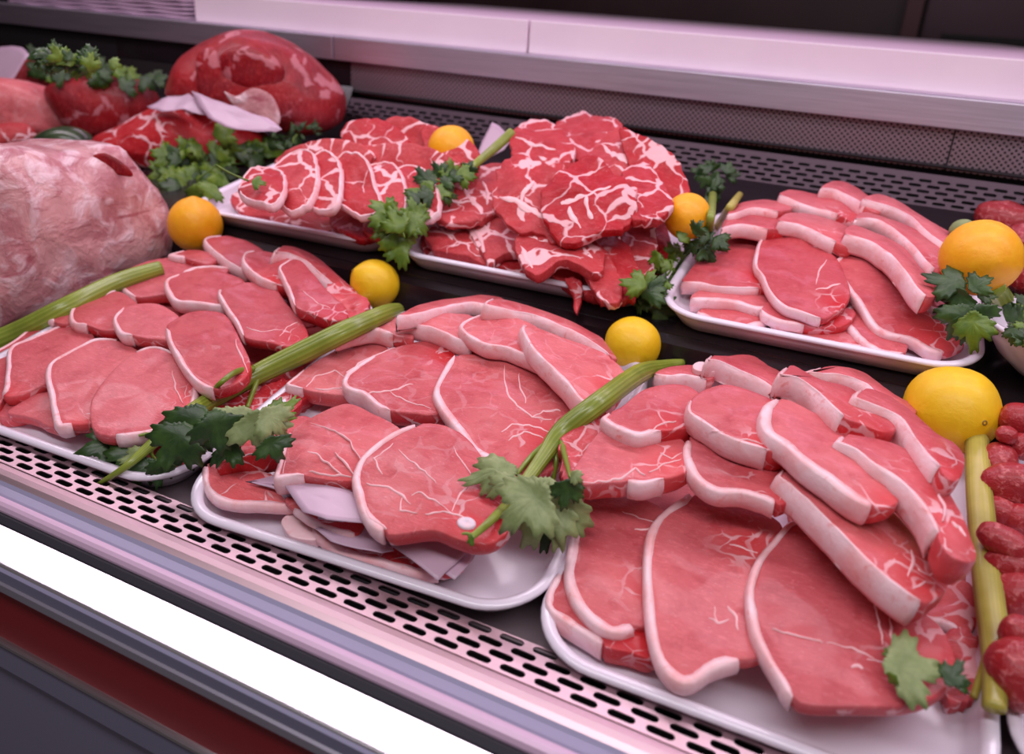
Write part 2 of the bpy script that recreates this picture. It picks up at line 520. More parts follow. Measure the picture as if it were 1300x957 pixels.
    for (s_, z) in rings:
        for k in range(NS):
            a, b = inner[k][0] * s_, inner[k][1] * s_
            if not mono: o_ = max(-.0005, min(.0035, (1 - s_) * .05)); a, b = inner[k][0] + inn[k][0] * o_, inner[k][1] + inn[k][1] * o_
            p = pt(a, b, z, s_); vs.append(p)
            at.append(math.exp(-((p - tl).length / tr) ** 2) if tl else 0.0)
            if z < -.004 and name != 'neck_steak': at[-1] = max(at[-1], .92)
    nr = len(rings)
    for r in range(nr - 1):
        for k in range(NS):
            k2 = (k + 1) % NS
            fs.append((r * NS + k, r * NS + k2, (r + 1) * NS + k2, (r + 1) * NS + k))
    if mono:
        vs.append(pt(0, 0, 0, 0)); at.append(0.0); ci = len(vs) - 1
        for k in range(NS): fs.append(((nr - 1) * NS + k, (nr - 1) * NS + (k + 1) % NS, ci))
        vs.append(pt(0, 0, -T + .0005, 0)); at.append(0.0); cb = len(vs) - 1
        for k in range(NS): fs.append(((k + 1) % NS, k, cb))
    else: fs += [tuple((nr - 1) * NS + k for k in range(NS)), tuple(range(NS))[::-1]]
    o = mesh_obj(name, vs, fs, M[m], parent, attr=at); fix_normals(o)
    if not parent: tag(o, label, cat, group)
    elif label: tag(o, label)
    if fat:
        ks = [k for k in range(NS) if wd[k] > 0]
        # order along the run
        st = min(ks, key=lambda k: (par[k] - fat[0]) % len(ctl))
        run = [(st + j) % NS for j in range(len(ks))]
        sec = []
        for k in run:
            a, b = q[k]; ia, ib = inner[k]; nx, ny = inn[k]
            o_ = lambda off, z, r=1: pt(a - nx * off, b - ny * off, z, r)
            sec.append([pt(ia + nx * .0006, ib + ny * .0006, .0004, .9), pt((a + ia) / 2, (b + ib) / 2, .0007, .97), o_(-.0012, .0003), o_(.0002, -.0012),
                        o_(.0010, -T * .45), o_(-.0004, -T * .85), o_(-.0025, -T - .0004), pt(ia, ib, -T - .0004, .95)])
        fv = [p for s_ in sec for p in s_]; ff = []
        c = 8
        for j in range(len(sec) - 1):
            for i in range(c):
                ff.append((j * c + i, j * c + (i + 1) % c, (j + 1) * c + (i + 1) % c, (j + 1) * c + i))
        ff.append(tuple(range(c))[::-1]); ff.append(tuple(range((len(sec) - 1) * c, len(sec) * c)))
        fo = mesh_obj('fat_cap', fv, ff, M[fm], o); fix_normals(fo)
    def onplane(x, y, lift=0):
        d = ray(x, y); t = (A.z - gx * A.x - gy * A.y) / (d.z - gx * d.x - gy * d.y)
        p = d * t; a, b = (p - C).dot(U), (p - C).dot(V)
        return pt(a, b, lift, min(1, math.hypot(a, b) / rad))
    for sm in seams:
        pw = sm[0]; ps = parse(sm[1]); P3 = []
        for i in range(len(ps) - 1):
            for j in range(6):
                t = j / 6; P3.append((ps[i][0] + (ps[i + 1][0] - ps[i][0]) * t, ps[i][1] + (ps[i + 1][1] - ps[i][1]) * t))
        P3.append(ps[-1]); vs = []; fs = []
        Pp = [onplane(x + noise.noise(Vector((x * .09, y * .09, 3))) * 3.0, y + noise.noise(Vector((x * .09, y * .09, 9))) * 3.0) for x, y in P3]
        n = len(Pp)
        for i, p in enumerate(Pp):
            d = (Pp[min(n - 1, i + 1)] - Pp[max(0, i - 1)]).normalized(); s_ = N.cross(d)
            e = math.sin(math.pi * (i + .5) / n) ** .5 * pw * (1 + .7 * noise.noise(Vector((p.x * 90, p.y * 90, 1))))
            vs += [p + s_ * e - N * .0008, p + s_ * e * .5 + N * .0006, p - s_ * e * .5 + N * .0006, p - s_ * e - N * .0008]
        for i in range(n - 1):
            for c in range(3): fs.append((i * 4 + c, i * 4 + c + 1, i * 4 + c + 5, i * 4 + c + 4))
        mesh_obj('fat_seam', vs, fs, M['seam'], o)
    if bone:
        bx_, by_, br = bone; p = onplane(bx_, by_, .0004); vs = []; fs = []
        for r_, z in ((1.15, -.003), (1.1, .0006), (.85, .0014), (.4, .0008), (0.02, .0006)):
            for k in range(20):
                a = k / 20 * 2 * math.pi; vs.append(p + U * math.cos(a) * br * r_ + V * math.sin(a) * br * .8 * r_ + N * z)
        for r_ in range(4):
            for k in range(20): fs.append((r_ * 20 + k, r_ * 20 + (k + 1) % 20, r_ * 20 + 20 + (k + 1) % 20, r_ * 20 + 20 + k))
        tag(mesh_obj('bone', vs, fs, M['bone'], o), 'white round bone end')
    return o

def blob(name, label, cat, outline, y_or_pt, depth, m, group=None, amp=.008, back=.6, lean=.0, nse=14, parent=None, smax=72, floor=None, plane=None):
    """a lump of meat: silhouette seen along `outline`, centred at a real distance, bulging towards and away from the eye"""
    ctl = parse(outline); pix, par = smooth_closed(ctl, smax)
    cx = sum(p[0] for p in pix) / smax; cy = sum(p[1] for p in pix) / smax
    dc = ray(cx, cy)
    if y_or_pt is None: y_or_pt = hit(cx, cy).y + .25 * depth
    C = dc * (y_or_pt / dc.y)
    N = Vector((-C.x * .6, -C.y, lean * C.length)).normalized()   # the silhouette plane faces the aisle
    if plane: N = Vector(plane[0]).normalized(); C = dc * (Vector(plane[1]).dot(N) / dc.dot(N))
    P = []
    for p in pix:
        d = ray(*p); P.append(d * (C.dot(N) / d.dot(N)))
    U = Vector((0, 0, 1)).cross(N).normalized(); V = N.cross(U)
    q = [((p - C).dot(U), (p - C).dot(V)) for p in P]
    vs = []; fs = []; steps = [.0, .16, .32, .48, .62, .74, .84, .91, .96, .99, 1.0]
    prof = [(s, math.sqrt(max(0, 1 - s ** 2.6)) * depth) for s in steps] + [(s, -math.sqrt(max(0, 1 - s ** 2.6)) * depth * back) for s in steps[::-1][1:]]
    sd = Vector((cx * .13, cy * .17, 0))
    for s_, z in prof:
        for a, b in q:
            p = C + U * a * s_ + V * b * s_ + N * z
            nn = noise.noise(p * nse + sd) * amp + noise.noise(p * nse * 2.7 + sd) * amp * .45 + noise.noise(p * nse * 8 + sd) * amp * .12
            dirv = (U * a * s_ * .7 + V * b * s_ * .7 + N * z); L = dirv.length
            k = 1 if s_ < .97 else .35
            p = p + (dirv / L if L > 1e-6 else N) * nn * k
            if floor is not None and p.z < floor(p.y): p.z = floor(p.y)
            vs.append(p)
    n = smax
    for r in range(len(prof) - 1):
        for k in range(n): fs.append((r * n + k, r * n + (k + 1) % n, (r + 1) * n + (k + 1) % n, (r + 1) * n + k))
    at = [0.0] * len(vs)
    o = mesh_obj(name, vs, fs, M[m], parent, attr=at)
    bm = bmesh.new(); bm.from_mesh(o.data); bmesh.ops.remove_doubles(bm, verts=bm.verts[:], dist=.0002)
    bmesh.ops.recalc_face_normals(bm, faces=bm.faces[:]); bm.to_mesh(o.data); bm.free()
    if not parent: tag(o, label, cat, group)
    # note in the height map
    for p in vs:
        splat(p, 3)
        i = int((p.x - X0) / CS); j = int((p.y - Y0) / CS)
        if 2 <= i < NX - 2 and 2 <= j < NY - 2: Hm[i - 2:i + 3, j - 2:j + 3] = np.maximum(Hm[i - 2:i + 3, j - 2:j + 3], p.z)
    return o

def tube(name, P, rad, material, parent=None, seg=16, ribs=0, flat=1.0, up=Vector((0, 0, 1)), close=True, groove=0):
    """tube along points P (lists of radii); ribs/groove make a celery stalk's channelled section"""
    P = [Vector(p) for p in P]; n = len(P); vs = []; fs = []; at = []
    if not hasattr(rad, '__len__'): rad = [rad] * n
    for i, p in enumerate(P):
        d = (P[min(n - 1, i + 1)] - P[max(0, i - 1)]).normalized()
        s = d.cross(up).normalized(); u = s.cross(d).normalized()
        for k in range(seg):
            a = 2 * math.pi * k / seg
            r = rad[i] * (1 + (.055 * math.cos(a * ribs) if ribs else 0))
            x, y = math.cos(a) * r, math.sin(a) * r * flat
            if groove and y < 0: y *= (1 - groove * math.cos(x / rad[i] * math.pi / 2) ** 1)
            vs.append(p + s * x + u * y)
            at.append(.5 + .5 * math.cos(a * ribs) if ribs else 0.0)
    for i in range(n - 1):
        for k in range(seg): fs.append((i * seg + k, i * seg + (k + 1) % seg, (i + 1) * seg + (k + 1) % seg, (i + 1) * seg + k))
    if close: fs += [tuple(range(seg))[::-1], tuple(range((n - 1) * seg, n * seg))]
    return mesh_obj(name, vs, fs, material, parent, attr=at)

def bez(pts, n=24):
    """smooth open curve through the points"""
    pts = [Vector(p) for p in pts]; out = []; m = len(pts)
    for i in range(m - 1):
        p0 = pts[max(0, i - 1)]; p1 = pts[i]; p2 = pts[i + 1]; p3 = pts[min(m - 1, i + 2)]
        k = max(2, n // (m - 1))
        for j in range(k):
            t = j / k
            out.append(.5 * (2 * p1 + (p2 - p0) * t + (2 * p0 - 5 * p1 + 4 * p2 - p3) * t * t + (3 * p1 - p0 - 3 * p2 + p3) * t ** 3))
    out.append(pts[-1]); return out

def leaf_outline(seed, lobes=3):
    rnd = random.Random(seed); pts = []; n = 72
    cs = ((-1.6, .2, .40), (-.82, .3, .34), (0, .36, .36), (.82, .3, .34), (1.6, .2, .40)) if lobes > 3 else ((-1.15, .34, .60), (0, .38, .50), (1.15, .34, .60))
    cs = [(c + rnd.uniform(-.08, .08), h * rnd.uniform(.85, 1.12), w_) for c, h, w_ in cs]
    for k in range(n):
        a = -math.pi * .93 + 1.86 * math.pi * k / (n - 1)
        r = .22 + max(h * math.exp(-abs((a - c) / w_) ** 2.4) for c, h, w_ in cs)
        r *= 1 + .085 * (1 if k % 4 < 2 else -1) * min(1, r * 2.2) + rnd.uniform(-.02, .02)
        pts.append((.36 + r * math.cos(a), r * math.sin(a) * 1.12))
    return pts

def leaf(parent, A, B, width=.8, m='leaf', seed=0, facing=None, curl=.16, lobes=3, name='leaflet'):
    """one lobed, toothed leaflet from its foot A to its tip B"""
    A = Vector(A); B = Vector(B); L = (B - A).length or .01; d = (B - A) / L
    f = facing or (-(A + B)).normalized() * .5 + Vector((0, 0, .7))
    s = d.cross(f).normalized(); nrm = s.cross(d).normalized()
    o2 = leaf_outline(seed, lobes); vs = []; fs = []; n = len(o2)
    rnd = random.Random(seed + 5)
    def pos(x, y):
        bend = -curl * (x - .4) ** 2 * L - curl * .9 * y * y * L + .035 * L * math.sin(9 * x + seed) + .05 * L * abs(y) * math.cos(11 * math.atan2(y, x + .01))
        return A + d * x * L + s * y * L * width + nrm * (bend + curl * .1 * L)
    for s_ in (1.0, .72, .40):
        for x, y in o2: vs.append(pos(.36 + (x - .36) * s_, y * s_))
    vs.append(pos(.36, 0))
    for r in range(2):
        for k in range(n - 1): fs.append((r * n + k, r * n + k + 1, (r + 1) * n + k + 1, (r + 1) * n + k))
        fs.append((r * n + n - 1, r * n, (r + 1) * n, (r + 1) * n + n - 1))
    for k in range(n): fs.append((2 * n + k, 2 * n + (k + 1) % n, 3 * n))
    o = mesh_obj(name, vs, fs, M[m], parent)
    md = o.modifiers.new('s', 'SOLIDIFY'); md.thickness = .0005
    return o

def toward(p, amt):  # move a point towards the eye by amt metres
    return p - p.normalized() * amt

exec_parts = []
# ================================================================== SETTING
fl = box('floor', (-4, -2.5, -1.40), (3, 4, -1.35), M['floor']); tag(fl, kind='structure')
bw = box('wall_back', (-4, 2.7, -1.35), (3, 2.8, 1.4), M['darkwall']); tag(bw, kind='structure')
wl = box('wall_left', (-4, -2.5, -1.35), (-3.9, 2.7, 1.4), M['darkwall']); tag(wl, kind='structure')
# dark steel doors and frames of the back room seen over the worktop
for nm, x0, x1, z0, z1, mt, t in (('door_1', -.05, .52, -1.3, .9, 'darkdoor', .03), ('door_2', .62, 1.25, -1.3, .9, 'darkdoor', .03)):
    d = box(nm, (x0, 2.66, z0), (x1, 2.70, z1), M[mt]); tag(d, kind='structure')
    box('door_panel', (x0 + .05, 2.645, -.5), (x1 - .05, 2.662, -.02), M['black'], d)
for i, x in enumerate((-.10, .545, .585)):
    tag(box('trim_%d' % (i + 1), (x, 2.60, -1.35), (x + .04, 2.70, 1.2), M['doorframe']), kind='structure')

# ================================================================== DISPLAY COUNTER
XL, XR = -3.0, 1.4
ctr = empty('display_counter', (-.3, .8, -1.35))
tag(ctr, 'long refrigerated steel meat counter that carries all the trays', 'counter')
# curved steel sill in front of the slots, then gasket, polished ledge, trims and red panel
sill = [(.372, -.4010), (.366, -.4003), (.361, -.4012), (.357, -.4035)]
profile('sill_lip', sill + [(.357, -.412), (.372, -.412)], XL, XR, M['ventsteel'], ctr, smooth=False)
profile('sill_groove', [(.357, -.4035), (.3535, -.4048), (.3460, -.4048), (.3425, -.4038), (.3425, -.414), (.357, -.414)], XL, XR, M['enamelblue'], ctr)
profile('sill_roll', [(.3425, -.4038), (.3405, -.4034), (.3380, -.4038), (.3355, -.4055), (.3340, -.4085), (.3335, -.416), (.3425, -.416)], XL, XR, M['enamel'], ctr)
profile('gasket', [(.3335, -.4100), (.3310, -.4100), (.3265, -.4125), (.3255, -.420), (.3335, -.420)], XL, XR, M['rubber'], ctr)
profile('ledge', [(.3262, -.4135), (.2960, -.4150), (.2945, -.4165), (.2945, -.424), (.3262, -.424)], XL, XR, M['ledge'], ctr, bevel=.0008)
profile('ledge_trim', [(.2952, -.4162), (.2925, -.4180), (.2925, -.4275), (.2960, -.4275)], XL, XR, M['enamelblue'], ctr)
profile('trim_strip', [(.2940, -.4275), (.2905, -.4290), (.2895, -.4345), (.2960, -.4345)], XL, XR, M['greytrim'], ctr)
profile('red_panel', [(.2955, -.4345), (.2935, -.4345), (.2935, -.4900), (.2975, -.4900)], XL, XR, M['redpanel'], ctr)
profile('chrome_strip', [(.2970, -.4885), (.2890, -.4905), (.2890, -.4935), (.2970, -.4935)], XL, XR, M['ledge'], ctr)
profile('lower_panel', [(.3000, -.4935), (.2905, -.4935), (.2905, -.5200), (.2950, -.5260), (.2950, -1.25), (.3100, -1.25), (.3100, -.4935)], XL, XR, M['enamelblue'], ctr)
profile('plinth', [(.36, -1.35), (.36, -1.25), (2.35, -1.25), (2.35, -1.35)], XL, XR, M['black'], ctr)

def slot_plate(name, x0, n, pitch, rows, rp, O, Udir, Vdir, material, slen, sw, margin_a, margin_b, parent):
    """sheet with rows of staggered oblong holes; O + x*Udir + v*Vdir"""
    vs = []; fs = []
    Nn = Udir.cross(Vdir)
    def P(x, v): return O + Udir * x + Vdir * v
    W = n * pitch
    hx = [(slen / 2 - sw / 2, sw / 2)]
    loop = []
    for k in range(5): a = -math.pi / 2 + math.pi * k / 4; loop.append((slen / 2 - sw / 2 + sw / 2 * math.cos(a), sw / 2 * math.sin(a)))
    for k in range(5): a = math.pi / 2 + math.pi * k / 4; loop.append((-slen / 2 + sw / 2 + sw / 2 * math.cos(a), sw / 2 * math.sin(a)))
    rect = [(.30 * pitch, -rp / 2), (pitch / 2, -rp / 2), (pitch / 2, 0), (pitch / 2, rp / 2), (.30 * pitch, rp / 2),
            (-.30 * pitch, rp / 2), (-pitch / 2, rp / 2), (-pitch / 2, 0), (-pitch / 2, -rp / 2), (-.30 * pitch, -rp / 2)]
    for r in range(rows):
        off = x0 + (.5 * pitch if r % 2 else 0)
        for c in range(n):
            cx = off + (c + .5) * pitch; cv = (r + .5) * rp; b = len(vs)
            vs += [P(cx + a, cv + q) for a, q in rect] + [P(cx + a, cv + q) for a, q in loop]
            for k in range(10): fs.append((b + k, b + (k + 1) % 10, b + 10 + (k + 1) % 10, b + 10 + k))
    for (v0, v1) in ((-margin_a, 0), (rows * rp, rows * rp + margin_b)):
        b = len(vs); vs += [P(x0, v0), P(x0 + W + pitch, v0), P(x0 + W + pitch, v1), P(x0, v1)]; fs.append((b, b + 1, b + 2, b + 3))
    o = mesh_obj(name, vs, fs, material, parent, smooth=False)
    md = o.modifiers.new('s', 'SOLIDIFY'); md.thickness = .0012
    return o
slot_plate('front_vent', -1.75, 92, .0247, 4, .0082, Vector((0, .3735, -.4000)), Vector((1, 0, 0)), Vector((0, 1, 0)),
           M['ventsteel'], .0182, .0058, .0012, .0002, ctr)
profile('vent_duct', [(.372, -.4035), (.372, -.46), (.408, -.46), (.4055, -.4035), (.4040, -.4035), (.4035, -.455), (.376, -.455), (.376, -.4035)], XL, XR, M['void'], ctr)
# lower deck, step, upper deck
profile('lower_deck', [(.4045, -.424), (.4045, D1(.4045) - .004), (.79, D1(.79) - .001), (.79, -.44), (.4045, -.47)], XL, XR, M['deck'], ctr)
profile('step', [(.778, D1(.778) - .01), (.786, D2(.79) - .006), (.80, D2(.80) - .002), (.82, D2(.80) - .03), (.82, -.40)], XL, XR, M['black'], ctr)
profile('upper_deck', [(.80, D2(.80) - .001), (1.150, D2(1.150) - .001), (1.150, -.33), (.80, -.38)], XL, XR, M['black'], ctr)
# back: plain steel apron, slotted plate, perforated panels, steel band
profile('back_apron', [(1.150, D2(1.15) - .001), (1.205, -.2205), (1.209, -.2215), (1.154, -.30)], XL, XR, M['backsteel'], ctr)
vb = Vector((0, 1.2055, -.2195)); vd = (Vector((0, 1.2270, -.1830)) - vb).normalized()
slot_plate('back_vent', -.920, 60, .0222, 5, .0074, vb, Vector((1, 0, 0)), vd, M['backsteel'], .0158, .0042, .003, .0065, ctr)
profile('back_duct', [(1.209, -.222), (1.26, -.222), (1.26, -.17), (1.232, -.172), (1.250, -.176), (1.250, -.216), (1.213, -.216)], XL, XR, M['void'], ctr)
profile('blank_panel', [(1.204, -.2215), (1.236, -.1650), (1.240, -.1650), (1.209, -.2215)], XL, -.905, M['black'], ctr)
edges = [-1.50, -1.035, -.920, .0440, .70, 1.36]
for i in range(len(edges) - 1):
    a, b = edges[i] + .0012, edges[i + 1] - .0012
    mt = M['perf'] if i >= 2 else M['black']
    box('perforated_panel' if i >= 2 else 'plain_panel', (a, 1.2480, -.1780), (b, 1.2500, -.1215), mt, ctr)
box('panel_backing', (XL, 1.2504, -.20), (XR, 1.256, -.10), M['void'], ctr)
be = [-3.0, -.9475, 1.4]
for i in range(2):
    profile('steel_band', [(1.236, -.1235), (1.236, -.0850), (1.2395, -.0822), (1.262, -.0822), (1.262, -.1235)], be[i] + .0012, be[i + 1] - .0012, M['steel'], ctr, bevel=.0012)
profile('counter_back', [(1.256, -.20), (1.256, -.0835), (2.40, -.0835), (2.40, -1.30), (2.35, -1.30), (2.35, -.20)], XL, XR, M['backsteel'], ctr)
box('counter_core', (XL, .40, -.62), (XR, 1.9, -.50), M['void'], ctr)

# white boards on the worktop
def board(label, x0, x1, clip=False):
    z0, z1 = -.0832, -.0335; pts = [(x0, 1.262), (x1, 1.262), (x1, 2.35), (x0, 2.35)]
    if clip: pts = [(x0, 1.262), (x1, 1.262), (x1, 1.42), (.30, 1.55), (.125, 2.35), (x0, 2.35)]
    n = len(pts); vs = [(x, y, z0) for x, y in pts] + [(x, y, z1) for x, y in pts]
    fs = [tuple(range(n))[::-1], tuple(range(n, 2 * n))] + [(i, (i + 1) % n, (i + 1) % n + n, i + n) for i in range(n)]
    o = mesh_obj('cutting_board', vs, fs, M['board'], smooth=False); fix_normals(o)
    b = o.modifiers.new('b', 'BEVEL'); b.width = .002; b.segments = 2
    tag(o, label, 'cutting board', None)
def xat(px, py, y):
    d = ray(px, py); return d.x / d.y * y
board('long white cutting board on the steel worktop, its right corner cut off', xat(672, 30, 1.262) + .001, .42, True)
board('shorter white cutting board between the paper stack and the long board', xat(247, 10, 1.262), xat(671, 30, 1.262) - .001)
# stack of folded paper sheets at the far left
st = empty('paper_stack', (-1.62, 1.35, -.083)); tag(st, 'stack of pale wrapping sheets with a wavy edge, left end of the worktop', 'paper stack')
xa, xb = xat(12, 10, 1.262), xat(235, 25, 1.262)
for i in range(7):
    z = -.0815 + i * .0075; vs = []; n = 60
    for j in range(n + 1):
        x = xa + (xb - xa) * j / n; wv = .0022 * math.sin(j * .55 + i * .7)
        for y, zz in ((1.262 + wv, z), (1.260 + wv, z + .0045), (1.66, z + .0058), (1.66, z)): vs.append((x, y, zz + .0008 * math.sin(j * .5 + i)))
    fs = [(j * 4 + a, j * 4 + (a + 1) % 4, j * 4 + 4 + (a + 1) % 4, j * 4 + 4 + a) for j in range(n) for a in range(4)]
    fs += [(0, 1, 2, 3), (n * 4, n * 4 + 1, n * 4 + 2, n * 4 + 3)]
    fix_normals(mesh_obj('paper_sheet', vs, fs, M['cloth'], st))
# grey block between the stack and the board
gb = box('steel_spacer', (xat(237, 12, 1.30), 1.30, -.0825), (xat(245, 12, 1.30), 1.62, -.036), M['enamelblue'], bevel=.002)
tag(gb, 'grey block standing between the paper stack and the white board', 'block')

# ================================================================== TRAYS
def rrect(x0, x1, y0, y1, r, inset, n=10):
    pts = []; r2 = max(r - inset, .004)
    for cx, cy, a0 in ((x1 - r, y1 - r, 0), (x0 + r, y1 - r, 90), (x0 + r, y0 + r, 180), (x1 - r, y0 + r, 270)):
        for k in range(n + 1):
            a = math.radians(a0 + 90 * k / n); pts.append((cx + r2 * math.cos(a), cy + r2 * math.sin(a)))
    return pts
def tray(label, x0, x1, y0, y1, D, h=.025, r=.050, group=None, name='meat_tray', rot=0):
    ca, sa = math.cos(math.radians(rot)), math.sin(math.radians(rot)); mx, my = (x0 + x1) / 2, (y0 + y1) / 2
    turn = lambda ps: [(mx + (x - mx) * ca - (y - my) * sa, my + (x - mx) * sa + (y - my) * ca) for x, y in ps]
    prof = [(.018, .0005), (.006, h * .6), (.0045, h - .004), (-.0005, h - .0045), (-.002, h - .002), (-.001, h), (.003, h + .0008), (.007, h - .001),
            (.0085, h - .005), (.0125, .008), (.018, .0045), (.040, .004)]
    vs = []; fs = []
    for ins, z in prof:
        ps = turn(rrect(x0, x1, y0, y1, r, ins)); m_ = len(ps)
        vs += [(x, y, D(y) + z) for x, y in ps]
    for k in range(len(prof) - 1):
        for i in range(m_): fs.append((k * m_ + i, k * m_ + (i + 1) % m_, (k + 1) * m_ + (i + 1) % m_, (k + 1) * m_ + i))
    fs.append(tuple(range(m_))[::-1]); fs.append(tuple(range((len(prof) - 1) * m_, len(prof) * m_)))
    o = mesh_obj(name, vs, fs, M['tray']); fix_normals(o)
    for v_ in vs[3 * m_:8 * m_]: splat(Vector(v_), 1)
    for ins, z in ((.009, .004),):
        ps = turn(rrect(x0, x1, y0, y1, r, ins)); a0, a1, b0, b1 = bbox_cells(ps); mk = inside_mask(ps, a0, a1, b0, b1)
        Hm[a0:a1, b0:b1] = np.where(mk, np.vectorize(D)(YY[a0:a1, b0:b1]) + z, Hm[a0:a1, b0:b1])
    tag(o, label, 'tray', group); return o
tray('white plastic tray of plain loin chops, front row, left', -.812, -.494, .400, .740, D1, rot=2)
tray('white plastic tray of rib chops and paper sheets, middle of the front row', -.4875, -.1725, .402, .752, D1, rot=4)
tray('white plastic tray of large loin chops, right end of the front row', -.165, .118, .398, .765, D1, rot=1.5)
tray('white plastic tray of small marbled neck slices, left end of the back row', -.872, -.556, .804, 1.105, D2, rot=2)
tray('white plastic tray heaped with large marbled neck steaks, middle of the back row', -.546, -.218, .804, 1.110, D2, rot=2)
tray('white plastic tray of loin chops on the right of the back row', -.210, .098, .800, 1.110, D2, rot=2)
tray('white plastic tray under the tied sausages at the right edge', .128, .45, .430, .775, D1)
# ================================================================== MEAT
def chops(cat, group, D, name, rows, base):
    for r in rows:
        lab, out = r[0], r[1]; kw = dict(base); kw.update(r[2] if len(r) > 2 else {})
        slab(name, lab, cat, group, out, D, **kw)
STRIP = dict(gx=-.30, gy=-.22, T=.021)
FACE = dict(gx=0, gy=.20)
LOIN = 'boneless pork loin chops'
# ---- front row, left tray (lowest first)
chops('pork chop', 'loin chops on the left front tray', D1, 'pork_chop', [
 ('covered chop under the right half of the left tray, glimpsed beside the stalk', '240,440 300,395 380,400 420,430 400,470 320,510 250,500', dict(T=.007, hmin=-.002)),
 ('covered chop under the back line of the left tray', '250,370 300,335 380,335 430,370 400,410 300,410', dict(T=.007, hmin=-.002)),
 ('covered chop glimpsed between the middle chops of the left tray', '110,430 150,380 230,370 270,400 240,450 150,460', dict(T=.007, hmin=-.002)),
 ('mostly hidden pink chop lying lowest at the front left of the left tray', '-40,500 -20,455 40,440 90,455 100,500 60,520 0,530', dict(fat=(6, 1, .004), hmin=-.002)),
 ('red end of a chop poking out low at the front edge of the left tray', '9,524 25,510 55,498 95,500 110,530 85,545 60,540 40,530', dict(T=.010)),
 ('pale chop half tucked under the celery leaves at the front of the left tray', '135,575 148,556 185,545 225,540 262,548 255,572 200,590 160,587', dict(fat=(6, 1, .005), T=.010)),
 ('ragged red chop end low beside the celery stalk, left tray', '235,520 262,495 300,478 350,462 392,472 398,500 350,528 300,545 255,548', dict(m='raggy', rag=.22, T=.014, wob=.004)),
 ('torn red scrap of chop lying under the celery side shoot, left tray', '262,520 300,500 335,488 372,480 392,498 372,520 330,545 285,562', dict(m='raggy', rag=.22, T=.012, wob=.005)),
 ('outermost chop at the left margin, only its thin fat edge showing', '-45,480 -20,452 20,428 62,402 100,400 70,440 25,470 -10,520', dict(fat=(0, 3, .0035), T=.012)),
 ('large oval chop at the far left of the left tray with pale fat corner', '7,465 12,440 40,427 86,409 116,420 120,450 100,480 58,486 25,499 3,501 5,485', dict(fat=(9, 4, .0045), tail=(5, 498, .016))),
 ('large square-cornered chop left of centre at the front, white fat corner below', '57,474 66,456 100,438 122,429 150,431 180,450 180,500 140,528 96,538 72,541 66,525 62,500', dict(fat=(8, 4, .0045), tail=(110, 535, .02))),
 ('pale round loin chop at the front beneath the celery, left tray', '172,446 140,472 122,494 113,518 119,546 140,553 168,551 200,542 240,520 250,490 235,455 200,440', dict(fat=(5, 0, .0035), tail=(250, 500, .02), seams=[(.0008, '218,470 222,490 232,512')])),
 ('small chop end above the yellow-green stalk, upper left of the left tray', '57,402 66,385 80,381 102,386 105,402 85,410 68,408', dict(fat=(6, 1, .005), T=.010)),
 ('chop third from the left in the second line, white corner and red cut side', '87,400 92,384 102,377 125,372 148,367 175,385 178,410 140,418 112,413 92,411', dict(fat=(8, 4, .004), T=.013)),
 ('small oval chop in the middle of the left tray with a white bone chip below', '143,408 145,398 157,389 176,384 197,383 215,391 230,405 232,432 206,431 190,430 168,426 152,423', dict(fat=(10, 2, .004), T=.014)),
 ('wide smooth loin chop in the centre of the left tray, long pale fat side', '210,416 213,409 232,398 255,394 285,398 305,430 318,462 305,482 272,492 250,485 233,468 221,448 212,430', dict(fat=(8, 0, .004), tail=(325, 470, .02), seams=[(.001, '298,430 306,450 314,470')])),
 ('dark pink chop at the back left of the left tray with a red cut side', '146,354 156,344 180,332 210,327 235,328 262,338 262,362 240,374 207,372 172,376 157,369 149,362', dict(fat=(9, 0, .004), T=.013, m='lean_dark')),
 ('small blunt chop end right beside the orange lemon', '213,322 235,316 258,317 276,326 262,334 235,328 222,326', dict(fat=(5, 1, .006), T=.012)),
 ('pale sliver of fat peeping out behind the oval chop at the back', '232,345 245,337 268,334 290,340 275,352 250,350', dict(m='rib', fat=(0, 3, .006), T=.010)),
 ('oval chop with a thick white band along its lower side, back of the left tray', '208,360 211,351 232,345 262,340 285,345 310,356 312,378 285,387 250,384 222,381 212,371', dict(fat=(6, 2, .004), T=.015)),
 ('squarish chop right of centre with a dark red lower cut, left tray', '276,373 280,365 296,360 320,357 348,364 368,388 385,410 391,428 370,438 338,434 310,427 298,408 286,390', dict(fat=(10, 1, .003), T=.012, tail=(375, 428, .022), m='lean_dark', seams=[(.0008, '312,416 335,420 360,418'), (.0007, '355,428 365,415 378,410')])),
 ('chop farthest left in the back line, thick white edge towards the aisle', '258,304 264,299 283,298 302,302 322,308 338,322 335,340 315,345 295,336 282,328 268,315', dict(fat=(7, 2, .003), T=.016, gx=-.1, gy=.05)),
 ('second chop of the back line, white edge and round red tip', '307,330 311,319 325,317 342,318 364,325 380,345 378,362 352,361 330,352 316,341', dict(fat=(7, 2, .003), T=.016, gx=-.1, gy=.05, tail=(352, 355, .015))),
 ('back chop under the dark green shadow, long white strip, right end of the left tray', '348,320 358,311 376,312 398,321 420,340 438,357 456,372 446,382 430,366 412,351 392,333 370,321', dict(fat=(7, 1, .002), tail=(450, 372, .02), **STRIP)),
 ('torn red chop tail left of the small lemon', '412,368 430,360 452,370 468,390 450,405 425,402', dict(m='raggy', rag=.22, T=.012, wob=.005)),
 ('pointed chop nearest the small lemon, white corner and ragged right end', '353,338 370,328 384,332 402,352 418,370 438,388 440,404 415,406 394,398 374,388 365,368 357,350', dict(fat=(9, 1, .003), T=.015, m='lean_dark', tail=(422, 398, .022), seams=[(.0007, '385,370 400,382 422,392')])),
], dict(T=.014, gy=.16))
